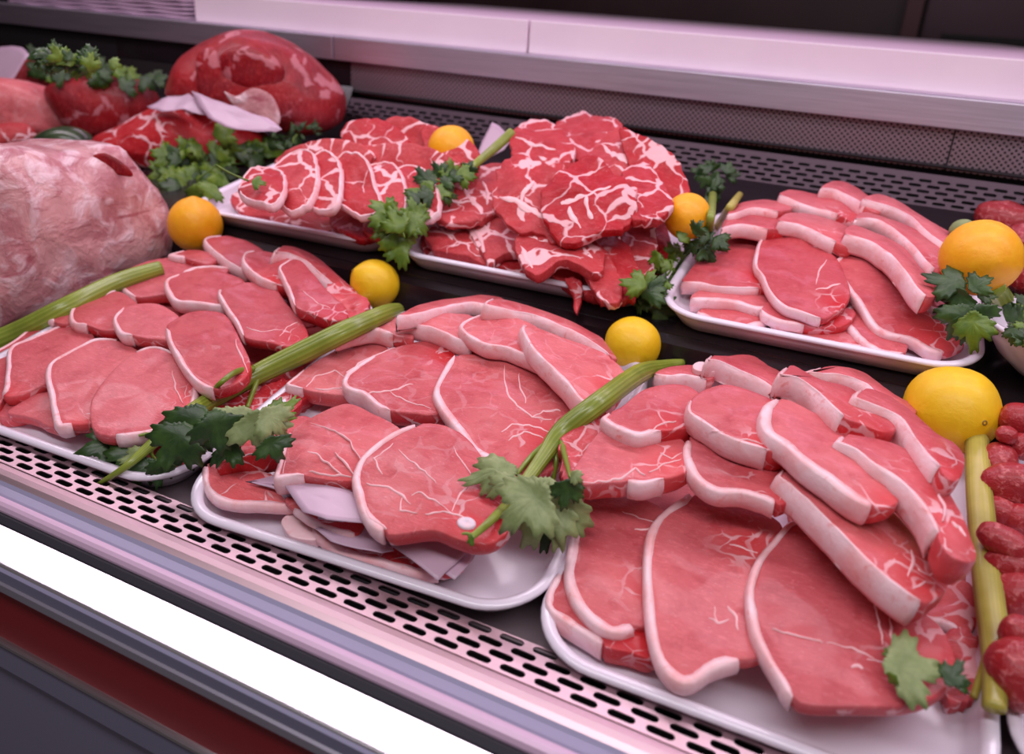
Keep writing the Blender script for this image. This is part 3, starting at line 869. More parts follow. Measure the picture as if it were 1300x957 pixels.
# ---- front row, middle tray
def sheet(label, poly, D, h, bend=.003):
    """a thin sheet of greaseproof paper lying between the slices"""
    pts = parse(poly); n = len(pts)
    cx = sum(p[0] for p in pts) / n; cy = sum(p[1] for p in pts) / n
    vs = []; fs = []; rg = []
    for s_ in (1, .75, .5, .25):
        for k in range(n):
            a, b = pts[k], pts[(k + 1) % n]
            for j in range(4):
                x = a[0] + (b[0] - a[0]) * j / 4; y = a[1] + (b[1] - a[1]) * j / 4
                x = cx + (x - cx) * s_; y = cy + (y - cy) * s_
                p = ray_at_height(x, y, D, h); p.z += bend * noise.noise(Vector((p.x * 28, p.y * 28, h * 90)))
                vs.append(p)
    m_ = n * 4
    for r in range(3):
        for k in range(m_): fs.append((r * m_ + k, r * m_ + (k + 1) % m_, (r + 1) * m_ + (k + 1) % m_, (r + 1) * m_ + k))
    vs.append(sum((v for v in vs[-m_:]), Vector()) / m_)
    for k in range(m_): fs.append((3 * m_ + k, 3 * m_ + (k + 1) % m_, len(vs) - 1))
    o = mesh_obj('paper_sheet', vs, fs, M['paper'])
    md = o.modifiers.new('s', 'SOLIDIFY'); md.thickness = .0004
    tag(o, label, 'paper sheet', 'lilac paper sheets between the chops'); return o
C2 = dict(m='rib')
chops('pork chop', 'rib chops on the middle front tray', D1, 'pork_chop', [
 ('lowest chop at the front left corner of the middle tray, half covered by paper', '256,602 262,588 300,584 345,600 375,625 372,640 335,640 305,639 277,634 262,622', dict(T=.010, fat=(5, 1, .005), tail=(320, 620, .04))),
 ('small pale knob of fat lying on the front rim, middle tray', '357,660 370,650 396,656 410,670 400,682 372,680 362,672', dict(T=.010, m='palefat')),
 ('flat chop squeezed lowest under the paper, middle of the front rim', '395,668 430,655 500,660 575,690 590,715 560,728 530,727 500,720 455,706 415,690', dict(T=.010, fat=(5, 0, .005), tail=(500, 710, .05))),
], dict(T=.013, gy=.16, m='rib'))
sheet('lilac paper sheet under the second chop at the front left of the middle tray', '312,612 345,614 375,648 400,660 440,664 470,650 460,620 380,595', D1, .031)
sheet('lilac paper sheet tucked lowest along the front rim of the middle tray', '400,672 440,662 480,672 500,700 484,704 455,697 420,687', D1, .029)
sheet('lilac paper sheet with a square corner hanging out under the largest front chop', '490,688 530,672 600,690 592,703 565,727 556,737 530,718', D1, .030)
sheet('second square paper corner, right of the first, under the large front chop', '545,700 580,690 608,694 600,712 577,737 562,727', D1, .027)
chops('pork chop', 'rib chops on the middle front tray', D1, 'pork_chop', [
 ('thin chop showing a pale edge between two paper sheets, front of the middle tray', '362,630 395,632 440,645 462,660 452,676 425,672 392,660 370,645', dict(T=.008, tail=(440, 668, .03), fat=(4, 7, .003))),
], dict(T=.013, gy=.16, m='rib'))
sheet('lilac paper sheet directly under the seamed chop at the front', '358,610 380,612 450,625 475,650 470,665 415,662 385,650', D1, .048)
chops('pork chop', 'rib chops on the middle front tray', D1, 'pork_chop', [
 ('chop with a thick bright red cut side beneath the celery leaves, middle tray', '273,585 290,572 340,545 385,525 405,545 392,568 358,572 330,578 300,581', dict(T=.021, tail=(320, 575, .03), seams=[(.0008, '276,583 305,579 335,575 352,570')])),
 ('round seamed chop at the front left of the middle tray, red cut below', '347,606 352,588 357,565 370,545 400,524 440,512 475,525 510,545 512,580 480,604 448,609 418,608 388,604 365,605', dict(T=.018, fat=(12, 3, .004), tail=(452, 595, .02),
   seams=[(.0011, '360,600 362,582 380,570 400,574 418,592 436,604'), (.0009, '425,575 440,590 450,602'), (.0008, '395,535 420,545 445,560 460,590'), (.0007, '392,598 420,603 445,604')])),
 ('chop at the left edge of the middle tray with a seam and red cut side', '362,486 386,466 428,441 470,432 500,448 500,480 470,502 432,498 390,495 370,490', dict(T=.017, fat=(8, 1, .003), seams=[(.0009, '388,492 400,476 425,470 440,478'), (.0008, '400,492 420,492 436,490')])),
 ('largest chop at the front of the middle tray with a white round bone end', '446,606 452,588 462,574 482,558 508,542 532,535 562,538 595,556 620,590 640,632 648,668 630,686 606,690 578,682 550,672 520,674 490,677 468,665 456,644 450,622',
   dict(T=.015, fat=(16, 5, .0055), tail=(625, 660, .035), m='rib', bone=(592, 664, .0065), gy=.22,
   seams=[(.0013, '464,612 490,616 510,628 522,640'), (.0009, '522,628 534,626 545,634 560,642 574,650'), (.0009, '506,572 530,592 556,616'), (.0009, '574,648 586,628 600,606'), (.0011, '540,654 562,648 580,652 600,664'), (.0008, '510,632 508,648 530,650'), (.0010, '486,600 474,582 500,562'), (.0016, '462,640 472,660 492,671'), (.0007, '575,566 590,590 600,606')])),
 ('oval chop in the middle of the tray with a curved white side and red cut', '434,486 438,472 454,461 480,447 510,436 538,431 568,440 590,465 585,508 552,524 525,524 495,520 478,514 460,500 442,494', dict(T=.018, fat=(11, 3, .0045), tail=(570, 450, .02),
   seams=[(.0012, '466,500 480,497 496,497 510,492 526,487'), (.0009, '496,498 520,510 548,518'), (.0007, '440,470 470,452 500,440')])),
 ('big smooth chop right of centre with a broad white left side and marbled corner', '550,500 553,486 563,466 577,451 610,448 642,454 678,470 712,492 735,515 742,545 725,575 690,600 655,602 630,590 605,573 580,546 562,522',
   dict(T=.013, fat=(12, 3, .0055), tail=(700, 562, .03), seams=[(.0012, '640,464 643,498 658,516 676,531 700,532'), (.0012, '658,474 663,495 668,514'), (.0013, '636,548 650,540 672,540 700,548'), (.0010, '645,560 665,548 690,556'), (.0012, '676,531 690,522 712,522')])),
 ('small chop end at the back left of the middle tray, beside the celery', '424,428 440,414 480,400 508,402 525,425 500,424 475,418 452,421', dict(T=.017, fat=(5, 0, .004), gy=.06)),
 ('chop under the left white arch with a thick white strip ending in red', '503,410 520,400 560,396 600,398 618,420 600,434 558,421 540,415 520,410', dict(T=.018, fat=(5, 0, .003), gy=.05)),
 ('oval chop behind the centre with a white strip that curls round its front', '583,416 590,404 616,396 648,400 680,412 700,440 692,458 665,450 641,441 618,438 598,429', dict(T=.015, fat=(6, 2, .0035), gy=.1, tail=(670, 445, .016))),
 ('narrow left arch of white fat, topmost at the back of the middle tray', '504,400 525,388 560,380 595,375 622,373 640,379 630,387 600,384 565,389 535,396', dict(T=.016, fat=(5, 0, .003), gx=0, gy=-.15)),
 ('long right arch of white fat curving down towards the lemon, middle tray', '614,386 632,378 665,384 700,396 740,412 768,430 784,454 774,451 750,431 715,414 680,400 650,394', dict(T=.017, fat=(7, 1, .0025), gx=-.12, gy=-.15)),
 ('chop with a white strip running diagonally down to the celery stalk', '661,416 670,410 702,420 738,434 772,448 795,475 785,505 744,510 722,489 702,467 682,448 668,430', dict(T=.018, fat=(6, 1, .003), gx=-.16, gy=.02, tail=(770, 490, .02))),
], dict(T=.016, gy=.16, m='rib'))
# ---- front row, right tray
chops('pork chop', 'loin chops on the right front tray', D1, 'pork_chop', [
 ('covered chop glimpsed in the gap left of the middle chop, right tray', '770,600 800,555 860,530 930,560 960,640 900,690 820,660', dict(T=.007, hmin=-.002)),
 ('covered chop glimpsed under the long diagonal chop, right tray', '1000,640 1060,590 1150,610 1215,680 1230,750 1150,780 1050,740', dict(T=.007, hmin=-.002)),
 ('covered chop under the back heap of the right tray', '900,520 960,490 1060,495 1160,530 1200,590 1100,600 960,570', dict(T=.007, hmin=-.002)),
 ('lowest chop at the front left corner of the right tray, thick fat rim', '692,760 698,740 714,722 760,710 820,730 850,790 835,832 798,826 768,820 740,803 715,789 697,775', dict(T=.018, fat=(8, 2, .005), tail=(820, 810, .03))),
 ('red tattered chop corner low at the right end of the right tray', '1190,815 1215,795 1238,810 1243,850 1235,890 1205,885 1190,850', dict(m='raggy', rag=.22, T=.014, wob=.005)),
 ('dark red scrap of chop at the left edge of the right tray, under the celery', '712,560 730,530 750,515 775,530 760,570 735,600 715,605', dict(m='raggy', rag=.22, T=.012, wob=.005)),
 ('rounded chop near the lower right stalk with a white lower rim', '1150,785 1172,758 1208,735 1232,738 1244,765 1243,790 1220,802 1195,791 1172,788', dict(T=.009, fat=(6, 0, .004), tail=(1215, 770, .03), m='rib')),
 ('upright oblong chop second from the left at the front, broad white lower rim', '728,640 735,625 754,617 790,622 828,634 855,660 862,720 850,775 812,794 785,803 762,797 738,777 722,753 717,722 722,690 729,665', dict(T=.012, fat=(8, 2, .0065), tail=(835, 745, .02), seams=[(.0009, '790,648 812,658 835,662'), (.0008, '805,672 822,672 835,664')])),
 ('huge pale chop at the centre front of the right tray, white rim on its left', '818,700 824,670 840,650 862,632 880,623 920,628 965,645 995,668 985,700 970,740 965,790 975,825 945,838 905,850 885,863 865,865 845,851 828,820 819,770', dict(T=.014, fat=(12, 4, .0055), tail=(948, 690, .018),
   seams=[(.0013, '925,690 945,696 962,702'), (.0012, '926,768 934,782 938,800'), (.0010, '900,784 912,790 925,786'), (.0011, '882,852 900,842 922,833'), (.0008, '905,770 908,780 912,790')])),
 ('huge dark pink chop at the lower right front, thin pale left rim', '948,760 950,735 960,708 980,684 1008,659 1045,668 1100,715 1160,765 1200,800 1215,850 1180,888 1090,898 1010,888 985,856 965,822 953,795', dict(T=.014, fat=(12, 5, .0045), m='lean_dark', tail=(1195, 850, .03),
   seams=[(.0010, '1108,756 1114,785 1122,818'), (.0011, '1130,786 1132,805 1137,826'), (.0008, '980,798 1010,805 1045,815'), (.0008, '1050,815 1080,822 1108,835'), (.0010, '1100,836 1130,840 1150,850'), (.0014, '1082,850 1090,846 1096,850')])),
 ('seamed chop with a white fat tag and red cut, left edge of right tray', '724,602 740,575 752,557 772,540 815,536 865,555 885,585 872,598 845,607 816,615 790,611 760,611 738,611', dict(T=.017, fat=(8, 10, .004), tail=(855, 590, .025), seams=[(.0010, '740,608 765,610 790,606 805,596 820,604'), (.0007, '825,600 845,588 865,582'), (.0008, '838,576 852,582 866,574')])),
 ('heart-shaped chop near the stalk with thick white lower side, right tray', '763,528 775,520 792,512 812,497 836,488 875,488 898,510 885,535 862,542 840,546 812,552 796,548 776,540', dict(T=.017, fat=(9, 1, .0045), tail=(848, 540, .018), seams=[(.0008, '826,546 840,536 858,534')])),
 ('chop in the middle of the right tray with a ragged white lower rim', '868,570 874,553 900,540 955,552 1010,585 1020,620 990,640 968,633 940,625 912,624 890,614 874,594', dict(T=.015, fat=(6, 1, .005), m='lean_dark', tail=(1000, 635, .02))),
 ('oval speckled chop left of the long strips, white and red lower side', '871,518 878,503 900,491 922,487 952,494 985,508 1010,540 1000,568 975,570 945,564 920,554 898,539 880,528', dict(T=.020, fat=(8, 1, .003), tail=(965, 560, .012), seams=[(.0006, '905,543 935,558 970,562')])),
 ('longest chop lying diagonally, pleated white strip down its lower side', '986,602 996,595 1035,600 1090,622 1140,652 1175,692 1206,727 1201,748 1178,763 1158,756 1130,737 1100,712 1068,681 1032,645 1002,616', dict(T=.021, fat=(8, 1, .0025), gx=-.16, gy=.0, tail=(1180, 735, .03), seams=[(.0014, '1156,698 1159,712 1154,730'), (.0010, '1165,722 1180,728 1190,722'), (.0009, '1160,745 1175,735 1190,738')])),
 ('chop with a broad glossy white rim sweeping from centre to right, right tray', '966,530 970,513 988,505 1014,512 1045,528 1075,552 1105,590 1130,622 1142,636 1115,642 1085,631 1050,607 1020,586 995,561 975,546', dict(T=.017, fat=(9, 2, .0065), gx=-.12, gy=.05, tail=(1125, 632, .013))),
 ('bent chop beside the upright stalk, wide white strip and torn right edge', '1062,556 1075,549 1102,555 1134,562 1165,578 1198,612 1220,645 1234,678 1243,705 1225,710 1205,699 1192,677 1176,646 1152,619 1135,605 1110,589 1086,569', dict(T=.021, fat=(11, 1, .003), gx=-.16, gy=.0, tail=(1220, 670, .028), seams=[(.0010, '1192,628 1200,645 1198,660'), (.0012, '1208,662 1220,668 1228,680'), (.0010, '1200,680 1204,690 1210,698')])),
 ('small blunt chop end at the far back left of the right tray', '831,474 840,467 862,463 893,465 908,474 898,480 870,476 850,477', dict(T=.016, fat=(5, 0, .003), gx=0, gy=0)),
 ('tiny pale fat end behind the blunt chop, back of the right tray', '880,462 890,458 902,462 908,470 895,472 882,468', dict(T=.008, m='palefat')),
 ('back chop with a smooth white strip ending in a red corner, right tray', '897,457 905,449 925,449 952,451 974,460 994,472 1012,490 1000,498 982,491 960,478 940,468 918,459', dict(T=.020, fat=(7, 1, .0025), gx=-.18, gy=-.1)),
 ('farthest chop at the back, pale strip curving down to the large lemon', '1020,472 1045,463 1070,465 1102,474 1124,491 1144,505 1166,517 1158,525 1138,513 1115,499 1098,485 1070,475 1045,473', dict(T=.016, fat=(7, 1, .0025), gx=-.2, gy=-.2)),
 ('kinked chop left of the large lemon, wide pale strip and dark red tip', '1083,501 1098,491 1128,500 1160,522 1190,548 1215,562 1227,580 1219,607 1204,607 1192,593 1172,569 1155,546 1138,526 1110,513', dict(T=.021, fat=(9, 1, .0025), gx=-.18, gy=-.05, tail=(1218, 600, .022))),
 ('blunt chop at the back centre, wide white strip and dark red end', '988,475 1002,463 1018,466 1045,480 1078,490 1105,510 1138,542 1122,548 1092,536 1072,529 1055,515 1035,493 1015,479', dict(T=.021, fat=(9, 1, .0025), gx=-.18, gy=-.05, tail=(1110, 540, .018))),
], dict(T=.016, gy=.18))
# ---- back row, right tray
chops('pork chop', 'loin chops on the right back tray', D2, 'pork_chop', [
 ('covered chop glimpsed below the back heap of the back right tray', '920,320 960,280 1040,275 1100,300 1090,350 1000,350', dict(T=.008, hmin=-.002)),
 ('covered chop behind the long slanting one, back right tray', '1080,320 1110,285 1170,310 1220,360 1215,410 1150,400', dict(T=.008, hmin=-.002)),
 ('flat pale chop lowest at the left of the back right tray', '885,395 910,385 960,385 975,405 950,416 920,412 898,404', dict(T=.008, fat=(3, 0, .006), m='rib')),
 ('pale chop edge lying lowest at the middle front rim, back right tray', '980,408 1010,400 1070,405 1100,425 1098,438 1060,438 1020,428 990,418', dict(T=.008, fat=(4, 0, .006), m='rib')),
 ('flat chop tucked under the long slanting one, back right tray', '1070,400 1085,385 1120,400 1150,430 1148,447 1120,446 1095,432 1078,415', dict(T=.009, fat=(4, 1, .005))),
 ('rough speckled chop edge below the left chop of the back right tray', '877,378 890,366 930,366 975,372 978,386 962,390 935,383 905,381', dict(T=.017, fat=(4, 0, .005))),
 ('chop showing a thin pale side under the notched chop, back right tray', '966,392 985,378 1040,380 1085,392 1078,408 1055,414 1022,412 990,406 972,400', dict(T=.011, fat=(6, 0, .004), tail=(1060, 405, .02))),
 ('ragged pale knob beside the dark parsley, right end of the back right tray', '1160,385 1178,368 1206,375 1212,390 1195,394 1180,391', dict(T=.013, fat=(3, 0, .005))),
 ('leftmost chop face of the back right tray with a straight speckled side', '866,356 874,343 890,325 912,303 942,298 980,308 998,340 985,362 965,364 930,364 890,359', dict(T=.015, fat=(8, 0, .003), tail=(960, 350, .015))),
 ('long slanting chop at the right of the back right tray, white rim and torn end', '1056,335 1072,320 1096,315 1122,330 1148,362 1178,392 1210,418 1225,436 1200,447 1178,445 1155,431 1126,425 1108,413 1090,386 1072,361', dict(T=.013, fat=(8, 1, .005), tail=(1200, 425, .035))),
 ('notched chop in the middle of the back right tray with a pale left rim', '957,335 962,308 972,296 988,291 1010,293 1036,306 1058,322 1072,345 1080,370 1072,386 1045,403 1015,396 992,387 976,369 966,350', dict(T=.012, fat=(10, 3, .003), tail=(1062, 382, .016), seams=[(.0014, '1036,368 1050,365 1066,361'), (.0012, '1049,330 1040,345 1036,362')])),
 ('short white and red chop end left of the back heap, above the left face', '916,290 925,274 960,271 992,276 1000,288 975,290 950,286 930,286', dict(T=.016, fat=(5, 0, .003), gy=.02)),
 ('pale chop end next to the cut celery, upper left of the back right tray', '923,270 935,257 960,253 988,254 1006,263 988,268 955,264 935,270', dict(T=.013, fat=(5, 0, .003), gy=.02)),
 ('chop with a white strip and red rag lying above the notched chop', '989,280 1000,270 1032,271 1068,283 1090,298 1084,312 1062,307 1040,297 1018,286', dict(T=.016, fat=(6, 0, .003), gx=-.15, gy=0, tail=(1080, 308, .02))),
 ('chop with a curving strip just behind, ending in a bright red tail', '990,246 1003,239 1032,244 1058,248 1084,260 1100,280 1085,282 1066,272 1042,265 1018,258', dict(T=.016, fat=(7, 0, .003), gx=-.15, gy=-.05, tail=(1085, 275, .025))),
 ('topmost chop at the back of the heap, thick pink strip', '1042,238 1056,229 1074,231 1100,245 1122,261 1116,268 1098,262 1080,248 1062,240', dict(T=.018, fat=(6, 0, .003), gx=-.2, gy=-.2)),
 ('last chop to the back right, long strip running down to the big lemon', '1096,250 1112,246 1132,251 1155,263 1182,280 1214,300 1220,312 1200,309 1172,290 1150,271 1125,259', dict(T=.015, fat=(6, 0, .0025), gx=-.2, gy=-.15)),
 ('middle one of the three slanting white strips on the right back heap', '1086,277 1097,267 1132,278 1172,296 1204,320 1212,342 1188,343 1165,317 1140,296 1112,279', dict(T=.016, fat=(6, 0, .003), gx=-.18, gy=-.05, tail=(1200, 335, .02))),
 ('front one of the three slanting white strips, above the long chop', '1074,294 1082,284 1112,294 1144,310 1170,338 1192,368 1180,374 1168,368 1150,347 1128,322 1104,305', dict(T=.020, fat=(6, 0, .003), gx=-.18, gy=-.05)),
], dict(T=.015, gy=.2, ext=.105))
# ---- back row, middle tray: neck steaks
NECK = dict(m='neck', T=.013, gy=.30, ext=.10, wob=.0035, tol=.006, drop=.003, rag=.10)
chops('neck steak', 'marbled neck steaks heaped on the middle back tray', D2, 'neck_steak', [
 ('covered neck steak filling the core of the big heap, left half', '580,300 600,260 680,250 720,290 700,330 630,330', dict(T=.012)),
 ('covered neck steak filling the core of the big heap, right half', '700,310 720,265 800,260 840,300 800,345 730,340', dict(T=.012)),
 ('covered neck steak high inside the big heap', '640,260 660,215 760,205 820,240 800,280 700,280', dict(T=.012)),
 ('lowest neck steak at the left front corner of the big heap', '535,312 538,298 560,285 600,285 620,305 632,326 600,330 560,322 541,317', dict()),
 ('neck steak lying lowest along the front rim of the big heap', '605,334 612,318 650,310 690,318 715,340 705,350 670,344 635,339', dict()),
 ('torn neck steak whose point hangs over the tray rim', '690,338 700,326 745,320 785,332 800,352 790,367 760,373 735,365 705,352', dict()),
 ('narrow strip of meat dripping over the rim of the middle back tray', '716,352 728,348 738,358 737,376 731,396 727,388 726,374', dict(m='raggy', rag=.22, T=.006, gy=.9)),
 ('rightmost upright neck slice of the fan, beside the parsley', '822,275 835,264 848,285 850,318 838,345 826,335 820,305', dict(gy=.5)),
 ('second upright neck slice from the parsley in the fan', '786,275 808,258 828,270 834,305 828,340 810,355 796,330 788,300', dict(gy=.5)),
 ('third upright neck slice of the fan, below the lilac sheet', '756,315 778,298 800,315 814,350 804,374 784,374 768,350', dict(gy=.5)),
 ('fourth upright neck slice of the fan, next to the hollow', '733,318 752,303 775,325 790,360 785,382 764,380 745,352', dict(gy=.5)),
 ('lower left neck steak with a white cross of fat', '540,300 546,284 575,272 602,276 625,300 638,325 625,333 600,325 570,318 548,312', dict(seams=[(.003, '550,280 562,292 575,305'), (.004, '590,285 600,300 608,318')])),
 ('small neck steak pointing down, centre left of the heap', '594,283 616,270 645,282 668,302 670,318 640,320 622,330 610,316', dict(seams=[(.004, '602,278 620,290 640,300 655,304'), (.003, '602,286 610,300 616,318')])),
 ('neck steak arching over the dark hollow in the middle of the heap', '653,302 670,284 708,292 745,298 768,320 760,342 735,334 710,330 686,347 670,340 658,320', dict(seams=[(.005, '672,300 690,304 715,310 740,314'), (.004, '740,314 750,325 756,336'), (.003, '660,302 668,318 676,335')])),
 ('dark neck steak at the right back shoulder of the heap', '786,160 815,170 850,190 866,212 875,240 855,260 835,262 815,245 800,212 790,185', dict(gy=.1, T=.02)),
 ('marbled neck steak on the right slope below the dark one', '790,215 815,205 840,225 855,255 840,270 815,275 795,262', dict(gy=.25)),
 ('left shoulder neck steak with a large white patch', '545,262 547,245 557,231 590,216 628,203 655,215 655,255 625,270 598,281 569,281 549,273', dict(seams=[(.005, '590,240 604,258 612,272'), (.003, '560,250 580,254 600,256'), (.003, '612,230 620,245 618,262')])),
 ('big neck steak left of centre with a forked white vein', '623,250 628,225 634,205 656,192 692,203 720,225 728,262 718,295 700,306 686,292 660,294 644,282 630,268', dict(seams=[(.005, '634,248 655,254 676,264 690,276'), (.0035, '660,254 668,240 678,230'), (.003, '690,270 692,285 700,298')])),
 ('big neck steak right of centre with white marbling at its lower end', '684,260 690,236 712,214 742,195 770,206 800,232 808,260 790,288 765,292 742,303 715,307 700,292', dict(seams=[(.006, '712,256 728,254 744,250'), (.004, '744,250 746,264 752,276'), (.003, '745,250 762,240 775,236'), (.004, '722,262 728,276 736,288')])),
 ('folded neck steak at the upper left of the heap', '646,170 664,153 692,150 715,162 730,190 712,220 686,214 668,206 650,194', dict(seams=[(.003, '655,176 675,180 690,186 706,192'), (.0035, '684,196 695,204 704,212')])),
 ('neck steak on the upper right slope with a knob of white fat', '744,198 758,178 788,160 806,175 822,205 820,235 800,256 778,236 758,215', dict(seams=[(.006, '776,192 788,200 796,210'), (.004, '764,180 772,190 780,200')])),
 ('topmost neck steak at the very peak of the heap', '704,158 720,143 740,139 760,144 782,148 794,162 785,185 755,196 722,194', dict(gy=.1)),
], NECK)
# ---- back row, left tray: small neck slices
chops('neck steak', 'small neck slices on the left back tray', D2, 'neck_steak', [
 ('covered neck slice under the tiled row, left half', '310,262 330,225 400,215 430,250 400,275 340,275', dict(T=.008)),
 ('covered neck slice under the tiled row, right half', '420,275 430,225 520,215 545,250 520,280 460,285', dict(T=.008)),
 ('covered neck slice under the back of the left back tray', '400,225 430,190 520,180 580,205 560,235 460,235', dict(T=.012)),
 ('lowest small neck slice at the left corner of the left back tray', '292,252 304,240 332,243 356,264 350,275 318,270 300,262', dict()),
 ('small neck slice lying on the rim below the row of tiles', '346,278 360,262 400,264 426,282 423,291 390,288 362,282', dict()),
 ('small neck slice with a white stripe on the rim, near the bright parsley', '420,283 420,262 446,258 464,274 478,294 458,300 440,296', dict()),
 ('small neck slice half under the bright parsley on the rim', '462,290 465,270 495,262 516,275 516,294 500,302 480,299', dict()),
 ('flat neck slice at the back left of the left back tray', '345,208 366,187 412,174 452,180 474,198 450,212 405,208 370,210', dict(gy=.05)),
 ('neck slice at the top back of the left back tray', '430,166 450,152 480,149 508,165 520,190 492,208 460,200 440,186', dict(gy=.05)),
 ('back neck slice behind the lemon on the left back tray', '488,153 515,147 538,154 565,165 578,186 560,208 530,216 505,200', dict(gy=.05)),
 ('neck slice right beside the lemon of the back row', '535,162 562,162 592,174 608,195 600,218 570,224 545,204', dict(gy=.05)),
 ('last neck slice of the tiled row, right of the rest', '498,226 512,208 540,212 556,240 556,266 528,276 508,262', dict(fat=(0, 0, .0028))),
 ('fifth neck slice of the tiled row', '455,228 466,206 495,202 514,230 514,268 496,280 478,262 462,250', dict(fat=(0, 0, .0028))),
 ('fourth neck slice of the tiled row with a white horseshoe of fat', '416,232 418,206 442,193 466,202 476,235 486,264 456,274 434,262 422,250', dict(fat=(0, 0, .0028))),
 ('third neck slice of the tiled row, large dark red centre', '380,226 386,204 410,188 430,203 434,236 426,262 400,264 384,250', dict(fat=(0, 0, .0028))),
 ('second neck slice of the tiled row with a white rim', '340,238 348,208 375,188 398,194 404,226 392,254 370,266 350,254', dict(fat=(0, 0, .0028))),
 ('first and leftmost neck slice of the tiled row', '302,240 312,219 336,210 358,214 362,242 344,260 318,252', dict(fat=(0, 0, .0028))),
], dict(m='neck', T=.011, gy=.3, wob=.0025, tol=.005, drop=.002, rag=.06, ext=.08))
# ================================================================== LEMONS
def lemon(label, px, py, rpx, D, h=0.0, axis=(1, .2, .3), m='lemon', el=1.06, nub=.13, t=None, scar=True):
    d = ray(px, py); k = D(1) - D(0); c = D(0) + h
    if t is None: t = c / (d.z - k * d.y - rpx / FPX)
    r = rpx / FPX * t; C = d * t
    if DEBUG: print('SLAB lemon r %.3f t %.3f y %.3f z %.3f' % (r, t, C.y, C.z))
    a = Vector(axis).normalized(); u = a.orthogonal().normalized(); v = a.cross(u)
    vs = []; fs = []; nl, ns = 22, 32
    for i in range(nl + 1):
        th = math.pi * i / nl; x = math.cos(th) * el; rr = math.sin(th) ** .96
        if th < .42: x += nub * (1 - th / .42) ** 1.4; rr *= 1
        for j in range(ns):
            ph = 2 * math.pi * j / ns; p = a * x + (u * math.cos(ph) + v * math.sin(ph)) * rr
            p = p * (1 + .03 * noise.noise(p * 1.3 + Vector((px, py, 0))))
            vs.append(C + p * r * .985)
    for i in range(nl):
        for j in range(ns): fs.append((i * ns + j, i * ns + (j + 1) % ns, (i + 1) * ns + (j + 1) % ns, (i + 1) * ns + j))
    o = mesh_obj('lemon', vs, fs, M[m]); fix_normals(o); tag(o, label, 'lemon')
    if scar:
        q = C + a * r * (el + nub) * .985; vs = []; fs = []
        for i, (rr, z) in enumerate(((.07, -.02), (.06, .008), (.03, .004), (.005, -.004))):
            for j in range(10): vs.append(q + (u * math.cos(j * .628) + v * math.sin(j * .628)) * rr * r + a * z * r)
        for i in range(3):
            for j in range(10): fs.append((i * 10 + j, i * 10 + (j + 1) % 10, i * 10 + 10 + (j + 1) % 10, i * 10 + 10 + j))
        mesh_obj('stem_scar', vs, fs, M['scar'], o)
    for vtx in vs: pass
    me = o.data
    for vt in me.vertices: splat(o.location + vt.co, 1)
    return o
lemon('large lemon behind the right front tray, its brown tip turned right', 1208, 520, 50, D1, .0, (.50, -.75, .20), el=1.05, nub=.03)
lemon('lemon with parsley on top, between the middle and right front trays', 803, 437, 35.5, D1, .0, (.3, -.3, -.9), el=1.0, nub=.04, scar=False)
lemon('small lemon with a curled nub behind the left front tray', 476, 360, 30.5, D1, .0, (-.55, -.60, .55), el=1.02, nub=.10)
lemon('orange-coloured lemon at the left, beside the big pale joint of meat', 248, 285, 31.5, D1, .01, (.15, -.1, 1), m='orange_lemon', el=1.02, nub=.14, t=1.17, scar=False)
lemon('large orange-yellow lemon at the right end of the back row', 1245, 327, 42, D2, .0, (.3, -.8, .15), m='orange_lemon', el=1.03, nub=.03, t=.93, scar=False)
lemon('lemon on parsley between the big neck steak heap and the chops', 873, 275, 29, D2, .0, (.1, -.5, -.8), m='orange_lemon', el=1.0, nub=.05, t=.97, scar=False)
lemon('lemon lying on the small neck slices of the left back tray', 573, 189, 29, D2, .0, (.3, -.4, .8), m='orange_lemon', el=1.0, nub=.03, t=1.12, scar=False)

# ================================================================== LARGE JOINTS AT THE LEFT
def dk(y): return D1(y) if y < .79 else D2(y)
blob('pale_joint', 'huge pale fatty joint of meat with a membrane, left edge beside the left tray', 'joint of meat',
     '-60,200 -10,182 40,190 90,192 130,184 152,190 176,215 196,240 212,265 216,300 206,328 170,342 146,350 140,366 95,384 40,405 0,424 -60,440', .735, .05, 'beefpale', amp=.016, floor=D1, nse=11, back=5, plane=((1, -.10, 0), (-.915, .70, 0)))
J = bpy.data.objects['pale_joint']
blob('lean_patch', None, None, '112,202 130,194 150,202 166,216 168,224 150,222 128,212', None, .003, 'beef', parent=J, amp=.001, smax=36)
rump = blob('beef_rump', 'big red rump of beef with white fat below, at the back left', 'joint of meat',
            '212,118 222,82 250,57 290,40 330,38 370,54 405,80 430,106 440,130 434,156 400,170 350,168 300,152 255,137 230,127', 1.10, .085, 'beef', amp=.009, floor=dk)
for nm, ol, yy, mm, dp in (('round_muscle', '280,70 310,58 345,70 362,90 350,110 315,112 285,100', None, 'beef', .012),
                           ('fat_patch', '284,116 300,122 322,112 345,122 356,146 350,162 330,158 304,142', None, 'beefpale', .003),
                           ('side_muscle', '250,70 272,62 280,85 282,115 268,135 252,120', None, 'beef', .008)):
    blob(nm, None, None, ol, yy, dp, mm, parent=rump, amp=.004, smax=36)
blob('beef_piece', 'red piece of beef at the far back left under the parsley', 'piece of meat', '5,108 18,85 40,74 60,84 70,100 60,118 30,122', 1.14, .03, 'beef', amp=.005, floor=dk, smax=40)
blob('beef_piece', 'flat red piece of beef below the back parsley', 'piece of meat', '56,112 100,98 145,92 190,108 205,135 192,168 150,190 110,186 75,150', 1.07, .05, 'beef', amp=.006, floor=dk, smax=44)
blob('pale_piece', 'pale pink piece of meat at the left margin behind the dark green fruit', 'piece of meat', '-50,98 0,98 40,104 84,120 120,148 110,174 60,186 0,192 -50,196', 1.00, .04, 'rib', amp=.007, floor=dk, smax=44)
